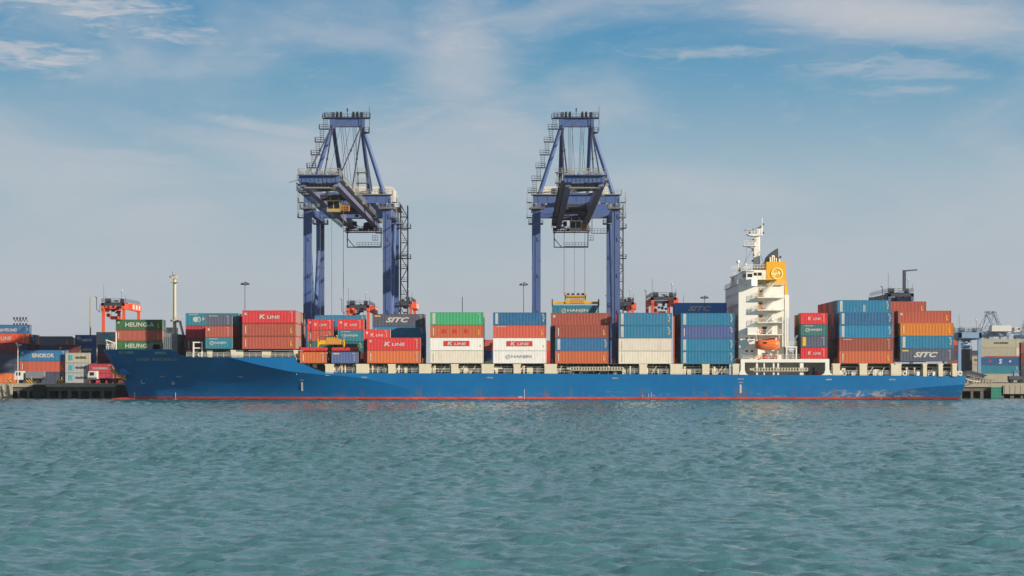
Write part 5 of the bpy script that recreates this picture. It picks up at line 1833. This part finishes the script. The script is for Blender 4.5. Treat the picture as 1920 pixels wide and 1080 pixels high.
    m.beam((-4.65, 51, 44.6), (-3.6, 51, 46), 0.2)
    m.box(-2.0, 4.5, 50.4, 52, 41.15, 41.25); m.rail([(-2.0, 50.4, 41.2), (4.5, 50.4, 41.2)], 1.05, .8, .08, 1)
    m.build('maintenance_frame', 'crane_dark', t, origin=o)
    m = MB()
    m.box(4.7, 9.0, LY - .6, LY + .6, 43.2, 43.3); m.rail([(4.7, LY - .6, 43.3), (9.0, LY - .6, 43.3)], 1.1, .8, .08, 1)
    m.beam((5.0, LY, 43.2), (5.0, LY, 47.2), .16); m.box(3.9, 5.4, LY - .6, LY + .6, 41.4, 41.5); m.rail([(3.9, LY - .6, 41.5), (5.4, LY - .6, 41.5)], 1.1, .8, .08, 1)
    m.build('access_walkway', 'crane_dark', t, origin=o)
    # stair tower on the land leg
    m = MB()
    xa, xb, ya, yb = 11.3, 13.2, LY - 0.9, LY + 1.3
    for x in (xa, xb):
        for y in (ya, yb): m.beam((x, y, QZ + 0.5), (x, y, 50.5), 0.24)
    z = QZ + 3
    k = 0
    while z < 49:
        m.box(xa, xb, ya, yb, z, z + .1)
        m.rail([(xa, ya, z), (xb, ya, z), (xb, yb, z)], 1.05, 1.0, .07, 1)
        m.beam((xa if k % 2 else xb, ya, z), (xb if k % 2 else xa, ya, z + 3.4), 0.2)
        z += 3.4; k += 1
    for z in (24, 36.5, 44.5): m.box(xa - 1.2, xb + .8, ya - .5, yb, z, z + .14); m.rail([(xa - 1.2, ya - .5, z), (xb + .8, ya - .5, z), (xb + .8, yb, z)], 1.1, 1.0, .09, 1)
    m.build('stair_tower', 'crane_dark', t, origin=o)
    return t


def trolley(crane, y, zhook, cabmat, hook_y_dx=0.0, drop=True):
    o = (0, 0, QZ)
    m = MB()
    m.box(-2.9, 2.9, y - 3.2, y + 3.2, 46.9, 47.15)
    for a in (-2.6, 2.6): m.box(-2.8, 2.8, y + a - .3, y + a + .3, 46.3, 46.9)
    for x in (-1.6, 1.6): m.tube((x - .3, y - 1, 47.6), (x + .3, y - 1, 47.6), .6, n=12); m.tube((x - .3, y + 1, 47.6), (x + .3, y + 1, 47.6), .6, n=12)
    m.build('trolley', 'crane_dark', crane, origin=o)
    m = MB()
    x0 = 0.35
    cx0, cx1, cy0, cy1, cz0, cz1 = x0 - 1.5, x0 + 1.5, y - 5.6, y - 2.8, 43.0, 45.7
    m.box(cx0, cx1, cy0, cy1, cz0, cz0 + .7); m.box(cx0, cx1, cy0, cy1, cz1 - .35, cz1)
    for x in (cx0 + .1, x0, cx1 - .1):
        for yy in (cy0 + .1, cy1 - .1): m.cbox((x, yy, (cz0 + cz1) / 2), (.18, .18, cz1 - cz0 - .1))
    m.box(cx0 + .05, cx1 - .05, cy1 - .16, cy1 - .1, cz0, cz1)
    m.beam((x0 - 1, cy1 - 1, cz1), (x0 - 1, cy1, 46.6), .2); m.beam((x0 + 1, cy1 - 1, cz1), (x0 + 1, cy1, 46.6), .2)
    cb = m.build('cab', cabmat, crane, origin=o)
    m = MB().box(cx0 + .12, cx1 - .12, cy0 + .08, cy1 - .2, cz0 + .7, cz1 - .35)
    m.build('window', 'glass', cb, origin=o)
    m = MB()
    m.box(cx1, cx1 + 1.9, cy0, cy1, cz0 + .3, cz0 + .42); m.rail([(cx1, cy0, cz0 + .4), (cx1 + 1.9, cy0, cz0 + .4), (cx1 + 1.9, cy1, cz0 + .4)], 1.1, .6, .1, 2)
    m.build('cab_platform', 'yellow' if cabmat == 'cream' else 'anchor', cb, origin=o)
    m = MB()
    for dxx, w_ in ((-2.7, .07), (0.0, .045), (2.7, .07)): m.tube((dxx + hook_y_dx, y, 46.3), (dxx + hook_y_dx, y, zhook), w_, n=6)
    m.build('hoist_rope', 'rope', crane, origin=o)


C1X, C2X = -43.55, 13.3
crane1 = sts_crane(C1X, 'blue gantry crane towering over the ship bow, cab out along its boom')
crane2 = dup(crane1, 'blue gantry crane beside the middle of the ship, lifting a teal container', (C2X, SEA, QZ))
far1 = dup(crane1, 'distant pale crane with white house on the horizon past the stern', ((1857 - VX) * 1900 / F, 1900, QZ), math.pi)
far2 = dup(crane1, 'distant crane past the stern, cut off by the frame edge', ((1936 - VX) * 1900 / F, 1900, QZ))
for fc in (far1, far2):  # far cranes recoloured pale and grey: distance haze put into the paint
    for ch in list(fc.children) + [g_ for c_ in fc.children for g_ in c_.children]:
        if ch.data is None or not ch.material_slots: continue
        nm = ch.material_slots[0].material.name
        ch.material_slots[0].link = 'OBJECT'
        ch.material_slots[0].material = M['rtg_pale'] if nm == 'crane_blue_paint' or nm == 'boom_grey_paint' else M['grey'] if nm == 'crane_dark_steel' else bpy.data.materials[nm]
trolley(crane1, -33.0, 14.5, 'pale_yellow', -0.6)
trolley(crane2, 23.2, 26.4, 'cream', 0.2)


def spreader(L, loc, label, deck=True):
    t = thing('container_spreader', label, 'spreader', loc, 0, 'yellow container spreaders')
    hl = LEN[L] / 2
    m = MB()
    m.box(-hl + .2, hl - .2, -0.75, -0.35, 0.25, 0.85); m.box(-hl + .2, hl - .2, 0.35, 0.75, 0.25, 0.85)
    for x in (-hl + .2, hl - .2): m.box(x - .22, x + .22, -1.2, 1.2, 0.15, 0.95)
    m.box(-2.6, 2.6, -1.0, 1.0, .3, 1.25)
    m.build('frame', 'yellow', t)
    for sx in (-1, 1):
        for sy in (-1, 1):
            m = MB()
            m.box(sx * (hl - .05) - .13, sx * (hl - .05) + .13, sy * 1.15 - .15, sy * 1.15 + .15, -.35, 1.5)
            m.tube((sx * (hl - .16), sy * 1.1, -.15), (sx * (hl - .16), sy * 1.1, .2), .08, n=6)
            m.build('corner_guide', 'yellow' if L == 20 else 'crane_dark', t)
    m = MB()
    q = 1.0 if L > 20 else 0.45
    m.box(-2.7 * q, 2.7 * q, -.9, .9, 1.3 + .6 * q, 1.6 + .9 * q); m.box(-2.8 * q, -2.4 * q, -.9, .9, 1.25, 1.7 + 1.6 * q); m.box(2.4 * q, 2.8 * q, -.9, .9, 1.25, 1.7 + 1.6 * q)
    m.build('headblock', 'yellow', t)
    m = MB()
    for x in (-1.9 * q, -.7 * q, .7 * q, 1.9 * q): m.tube((x, -.5, 1.7 + q), (x, .5, 1.7 + q), .42 * q, n=12)
    m.rail([(-2.6, -.95, 1.3), (2.6, -.95, 1.3)], .8, .5, .09, 0)
    m.build('sheave', 'crane_dark', t)
    m = MB()
    m.box(-1.2, 1.2, -1.05, -.6, .4, 1.7); m.box(1.4, 2.2, -1.06, -.6, .4, 1.5)
    m.build('power_unit', 'anchor', t)
    return t


spreader(40, (13.75, 501.2, 24.05), 'long yellow spreader clamped on the hanging teal container')
cont(13.75 - 6.095, 501.2 - CW / 2, 21.05, 40, HC, 'teal', 'teal container with white name hanging from the long yellow spreader', None, 'HANJIN', ('codes', 'yellow'))
spreader(20, (C1X - .6, SEA - 33, 12.5), 'short empty yellow spreader hanging low over the ship bay')


# ------------------------------------------------------------------ yard gantry cranes
def rtg(pa, pb, Y, ytop, mat, label, mirror=False, span=23.0, group='yard gantry cranes behind the ship'):
    xa, xb = X_at(pa, Y), X_at(pb, Y)
    xc, wx = (xa + xb) / 2, (xb - xa) / 2
    zt = Z_at(ytop, Y) - QZ
    dk = 'rtg_pale' if mat == 'rtg_pale' else 'crane_dark'
    t = thing('yard_gantry_crane', label, 'crane', (xc, Y, QZ), 0, group)
    for sx in (-1, 1):
        for y in (0, span):
            lg = MB().box(sx * wx - .45, sx * wx + .45, y - .45, y + .45, 1.2, zt - .1).build('leg', mat, t)
            m = MB()
            for q in (-.8, .8): m.tube((sx * wx + q, y - .3, .62), (sx * wx + q, y + .3, .62), .62, n=14)
            m.build('wheel', 'black', lg)
        m = MB().box(sx * wx - .4, sx * wx + .4, -1.6, span + 1.6, zt - 2.1, zt - .3)
        for y in np.arange(-1, span, 2.2): m.box(sx * wx - .46, sx * wx + .46, y, y + .1, zt - 2.05, zt - .35)
        m.build('girder', mat, t)
    for y in (0, span):
        MB().box(-wx - 1.8, wx + 1.8, y - .35, y + .35, 1.2, 2.1).build('sill_beam', mat, t)
    for y in (-1.3, span + 1.3):
        MB().box(-wx - .4, wx + .4, y - .3, y + .3, zt - (2.0 if dk == 'rtg_pale' else 1.1), zt - .2).build('end_tie', dk, t)
    m = MB()
    rg = random.Random(int(pa))
    ty = 3.5
    m.box(-wx - .2, wx + .2, ty - 1.6, ty - 1.0, zt - .3, zt + .1); m.box(-wx - .2, wx + .2, ty + 1.0, ty + 1.6, zt - .3, zt + .1)
    for k in range(11):
        m.cbox((rg.uniform(-wx * .8, wx * .5), ty + rg.uniform(-1.6, 1.6), zt + rg.uniform(-3.6, .6)), (rg.uniform(.4, 1.2), rg.uniform(.5, 1.5), rg.uniform(.3, .9)))
    m.tube((-wx + .3, ty - 1.6, zt + .7), (-wx + 1.9, ty - 1.6, zt + .7), .65, n=12); m.tube((wx - 1.5, ty - 1.6, zt + .6), (wx - .4, ty - 1.6, zt + .6), .6, n=12)
    m.build('trolley', 'grey' if mat == 'rtg_pale' else 'crane_dark', t)
    m = MB()
    m.box(-1.6, 1.6, ty - 1.2, ty + 1.2, zt - 5.2, zt - 4.6); m.tube((-wx + .9, ty - 2.4, zt - 2.4), (-wx + .9, ty - 1.8, zt - 2.4), .75, n=14)
    m.box(-wx + .9, .8, ty - 1.4, ty + .9, zt - 4.6, zt - 4.2); m.tube((-wx + 1.0, ty - 1.4, zt - 3.9), (-wx + 1.0, ty - .4, zt - 3.9), .6, n=10)
    m.build('hoist_drum', mat, t)
    m = MB()
    for x in (-1.4, 1.4): m.tube((x, ty, zt - .4), (x, ty, zt - 4.6), .05, n=5)
    m.build('hoist_rope', 'rope', t)
    m = MB()
    m.box(wx + .45, wx + 1.5, 5, 20, zt - 2.3, zt - .2)
    eb = m.build('electrical_house', mat, t)
    for y in (6.2, 11.0, 15.5): MB().box(wx + 1.5, wx + 1.56, y, y + 2.2, zt - 1.9, zt - .5).build('panel', 'house_white', eb)
    m = MB()
    m.rail([(-wx, -1.5, zt), (wx, -1.5, zt)], 1.1, 1.2, .09, 1); m.rail([(wx + .3, -1.5, zt), (wx + .3, span, zt)], 1.1, 1.6, .08, 1); m.rail([(-wx - .3, -1.5, zt), (-wx - .3, span, zt)], 1.1, 1.6, .08, 1)
    for x, h in ((-wx, 5.4), (-wx + .5, 2.0), (wx - .8, 3.6), (wx + .4, 2.4)): m.tube((x, .4, zt), (x, .4, zt + h), .045, n=5)
    m.build('railing', 'crane_dark', t)
    m = MB().ball((wx - .8, .4, zt + 3.7), .28, 8, 6)
    m.build('beacon', 'house_white', t)
    m = MB()      # cable guide arm and ladder cage at the left end
    xl = -wx - .9
    m.beam((xl, -1, zt - 3.0), (xl - 1.0, -1, zt - 2.2), .18); m.beam((xl - 1.0, -1, zt - 2.2), (xl - 1.0, -1, zt + 1.5), .18); m.beam((xl - 1.0, -1, zt + 1.5), (xl - 1.5, -1, zt + 1.8), .2)
    m.rail([(xl, -1, zt - 3.2), (-wx, -1, zt - 3.2)], 2.6, .5, .09, 2)
    m.build('ladder_cage', 'crane_dark', t)
    return t


rtg(194, 232.5, 600, 567, 'rtg_red', 'red-orange yard gantry crane above the green containers near the foremast')
rtg(653, 690.5, 600, 571, 'rtg_red', 'red-orange yard gantry crane between the legs of the bow-side blue crane')
rtg(733, 770, 600, 564, 'rtg_red', 'red-orange yard gantry crane half hidden by the bow-side blue crane leg')
rtg(1149, 1186, 600, 565, 'rtg_red', 'farther, darker red-orange gantry crane beside the middle blue crane leg')
rtg(1223, 1265, 560, 556, 'rtg_red', 'nearer red-orange gantry crane beside the blue box by the bridge')
blue_rtg = rtg(1666, 1708.5, 532, 549, 'rtg_blue', 'dark slate-blue gantry crane behind the stacks near the stern', span=27)
m = MB()
m.beam((1.4, 1, 25.4), (1.4, 1, 31.2), .8); m.beam((1.4, 1, 31.0), (5.0, 1, 31.3), .35)
m.build('service_jib', 'crane_dark', blue_rtg)
rtg(1799, 1836, 600, 622, 'rtg_pale', 'pale blue gantry crane standing past the ship stern', span=20)


# ------------------------------------------------------------------ masts, lamps, vehicles
def light_mast(px, Y, yt, label, wide=2.6, rows=2, n=4, style='ring'):
    x, z = X_at(px, Y), Z_at(yt, Y) - QZ
    t = thing('floodlight_mast', label, 'light mast', (x, Y, QZ), 0, 'floodlight masts of the yard')
    MB().tube((0, 0, 0), (0, 0, z - .3), .34, .16, 10).build('pole', 'grey', t)
    m = MB()
    if style == 'ring':
        m.ring((0, 0, z - .9), wide / 2, .09, 'z', 16, 5); m.beam((-wide / 2, 0, z - .9), (wide / 2, 0, z - .9), .1); m.beam((0, -wide / 2, z - .9), (0, wide / 2, z - .9), .1)
        m.build('head_ring', 'darkgrey', t)
        m = MB()
        for k in range(8):
            a = 2 * math.pi * k / 8
            if m.v: m.build('floodlight', 'crane_dark', t)
            m = MB(); m.cbox((wide / 2 * math.cos(a), wide / 2 * math.sin(a), z - .75 + (.25 if k % 2 else 0)), (.62, .62, .42))
        m.cbox((.15, 0, z - .1), (.9, .6, .35))
    else:
        for r in range(rows): m.beam((-wide / 2, 0, z - r * 2.0 - .6), (wide / 2, 0, z - r * 2.0 - .6), .14)
        m.build('head_frame', 'darkgrey', t)
        m = MB()
        for r in range(rows):
            for k in range(n):
                if m.v: m.build('floodlight', 'crane_dark', t)
                m = MB(); m.cbox((-wide / 2 + wide * k / (n - 1), -.2, z - r * 2.0), (.5, .4, .85)); m.cbox((-wide / 2 + wide * k / (n - 1) + .3, .3, z - r * 2.0 - .9), (.35, .3, .3))
    m.build('floodlight', 'crane_dark', t)


light_mast(459.5, 700, 529, 'slim floodlight mast rising behind the red-topped stack')
light_mast(982, 700, 530, 'slim floodlight mast close beside the middle blue crane leg')
light_mast(1321, 760, 555, 'floodlight mast behind the blue boxes ahead of the bridge')
light_mast(38, 640, 597, 'broad two-row floodlight mast behind the highest yard stack', 4.0, 2, 5, 'bar')
light_mast(3, 640, 623, 'floodlight mast cut off by the frame beside the highest yard stack', 2.4, 1, 3, 'bar')
for px, yt, r, mat, lb in ((169.5, 556, .3, 'concrete', 'tall pale post beside the red-orange gantry crane near the bow'), (867, 557, .22, 'darkgrey', 'dark slender post behind the green-topped stack'),
                           (1281.5, 556, .12, 'darkgrey', 'short thin post behind the blue boxes ahead of the bridge')):
    Y = 580
    t = thing('post', lb, 'post', (X_at(px, Y), Y, QZ))
    z = Z_at(yt, Y) - QZ
    MB().tube((0, 0, 0), (0, 0, z), r, r * .55, 10).build('pole', mat, t, True)
    MB().tube((0, 0, z), (0, 0, z + .8), .05, n=6).build('lightning_rod', 'steel', t)
t = thing('quay_lamp', 'thin pale lamp post at the quay edge beside the white truck', 'lamp post', (X_at(33.5, 482), 482, QZ))
z = Z_at(647, 482) - QZ
MB().tube((0, 0, 0), (0, 0, z), .14, .1, 8).build('pole', 'house_white', t, True)
MB().box(-.3, .9, -.2, .2, z - .1, z + .16).box(-.5, -.1, -.2, .2, z + .2, z + .6).build('lamp_head', 'house_white', t)


def truck(px, Y, label, body=None, flip=1, trailer=12.0):
    t = thing('truck', label, 'truck', (X_at(px, Y), Y, QZ), 0 if flip > 0 else math.pi, 'trucks on the quay')
    m = MB().prism([(0, .9), (0, 2.2), (.25, 3.1), (2.2, 3.1), (2.2, .9)], 'y', -1.2, 1.2)
    cb = m.build('cab', 'house_white', t)
    m = MB().box(.5, 1.6, -1.23, -1.19, 1.95, 2.8).box(.5, 1.6, 1.19, 1.23, 1.95, 2.8)
    m.add([(-.02, -1.0, 2.2), (-.02, 1.0, 2.2), (.22, 1.0, 3.0), (.22, -1.0, 3.0)], [(0, 1, 2, 3)])
    m.build('window', 'glass', cb)
    MB().box(.3, trailer, -.5, .5, .75, 1.1).box(3.0, trailer, -1.15, 1.15, 1.1, 1.3).build('chassis', 'crane_dark', t)
    for x in (1.1, 3.6, trailer - 3.0, trailer - 1.6):
        for y in (-1, 1): MB().tube((x, y * .75, .5), (x, y * 1.15, .5), .5, n=14).build('wheel', 'black', t)
    if body: body(t)
    return t


def tipper(t):
    m = MB().prism([(3.0, 1.3), (3.0, 3.0), (7.4, 3.1), (7.4, 1.7), (6.9, 1.3)], 'y', -1.2, 1.2)
    m.build('load_body', 'grey', t)


truck(29, 493, 'white truck with grey body parked by the quay lamp', tipper, 1, 7.5)
truck(166.5, 490, 'white-cabbed truck with empty dark trailer beside the bow', None, 1, 8.4)


def barrier(px, Y, label, w_=1.6, h=0.95):
    t = thing('safety_barrier', label, 'barrier', (X_at(px, Y), Y, QZ), 0, 'hazard-striped barriers on the quay')
    MB().prism([(-w_ / 2, 0), (w_ / 2, 0), (w_ / 2 - .15, h), (-w_ / 2 + .15, h)], 'y', -.3, .3).build('block', 'hazard', t)
    MB().box(-w_ / 2, w_ / 2, -.45, .45, -.0, .12).build('foot', 'crane_dark', t)
    MB().tube((w_ * .3, 0, h), (w_ * .3, 0, h + .5), .07, n=6).ball((w_ * .3, 0, h + .55), .13, 8, 6).build('beacon', 'yellow', t)


barrier(55, 480, 'striped barrier in front of the white truck')
barrier(112, 480, 'striped barrier below the brown quayside container')
barrier(17, 480, 'narrow striped barrier by the orange quayside container', 1.0)


def reach_stacker(px, Y, label):
    t = thing('forklift', label, 'forklift', (X_at(px, Y), Y, QZ))
    MB().prism([(-2, .6), (2, .6), (2, 1.5), (1.0, 1.9), (-2, 1.9)], 'y', -1, 1).build('body', 'darkgrey', t)
    MB().prism([(-.6, 1.9), (.8, 1.9), (.6, 3.1), (-.5, 3.1)], 'y', -.8, .8).build('cab', 'rtg_pale', t)
    MB().box(-.9, .95, -1.1, 1.1, 3.1, 3.22).build('canopy', 'rtg_pale', t)
    for x in (-1.3, 1.3):
        for y in (-1, 1): MB().tube((x, y * .8, .55), (x, y * 1.15, .55), .55, n=14).build('wheel', 'black', t)
    m = MB().box(2.0, 2.2, -.6, -.4, .2, 3.6).box(2.0, 2.2, .4, .6, .2, 3.6).box(2.2, 3.2, -.5, .5, .3, .4)
    m.build('mast', 'crane_dark', t)


reach_stacker(1904, 545, 'dark forklift under a pale canopy past the ship stern')
# gangplank ramp and striped kerb blocks beyond the stern
t = thing('ramp', 'long sloping steel ramp on the quay beyond the stern', 'ramp', (X_at(1812, 484), 484, QZ))
x1 = X_at(1864, 484) - X_at(1812, 484)
MB().beam((0, 0, 2.1), (x1, 0, .5), .9, .22).beam((0, -.6, 2.4), (x1, -.6, .8), .1).build('deck', 'steel', t)
m = MB()
for k in range(9): m.beam((k * .78, 0, 2.0 - k * .18), (k * .78, 0, 0), .12)
m.build('support', 'crane_dark', t)
for k in range(9):
    px = 1814 + k * 5.6
    t = thing('kerb_block', 'slanted pale concrete block in the row beneath the ramp', 'kerb block', (X_at(px, 479), 479, QZ), 0, 'concrete blocks beneath the ramp')
    MB().prism([(-.3, 0), (.12, 0), (.42, .95), (0, .95)], 'y', -.3, .3).build('block', 'concrete', t)
    MB().box(-.3, .15, -.36, .36, 0, .1).build('foot', 'concrete_dark', t)
m = MB()
t = thing('storage_shed', 'low dark-roofed shed on the quay behind the ramp', 'shed', (X_at(1822, 520), 520, QZ))
MB().box(-3.4, 3.4, 0, 6, 0, 1.8).build('wall', 'darkgrey', t)
MB().prism([(-4, 1.8), (4, 1.8), (4.0, 2.1), (-.5, 3.4), (-4, 2.4)], 'y', -.5, 6.5).build('roof', 'crane_dark', t)
MB().box(-1, 1.2, -.06, -.01, 0, 1.5).build('door', 'grey', t)
m = MB()      # mooring lines from the stern to the quay
t = thing('mooring_line', 'pale mooring rope sloping from the ship stern to the quay', 'rope', (100.9, 443.5, 5.6))
pts = []
for k in range(13):
    u = k / 12
    pts.append((u * 12.5, u * 34, -1.4 * u - 1.2 * math.sin(math.pi * u) * .35))
for a, b in zip(pts, pts[1:]): m.tube(a, b, .09, n=6)
m.build('rope', 'cream', t)


# ------------------------------------------------------------------ sea haze
hm = bpy.data.materials.new('sea_haze')
hm.use_nodes = True
hm.node_tree.nodes.clear()
ht = NT(hm.node_tree)
ho = ht.n('ShaderNodeOutputMaterial')
pv = ht.n('ShaderNodeVolumePrincipled')
pv.inputs['Color'].default_value = (0.86, 0.90, 0.95, 1)
pv.inputs['Density'].default_value = 0.00006
pv.inputs['Anisotropy'].default_value = 0.2
hm.node_tree.links.new(pv.outputs[0], ho.inputs['Volume'])
hz = MB().box(-3500, 3500, -800, 3700, -4.5, 80).build('haze', hm)
tag(hz, 'thin pale sea haze over the harbour', None, None, 'stuff')
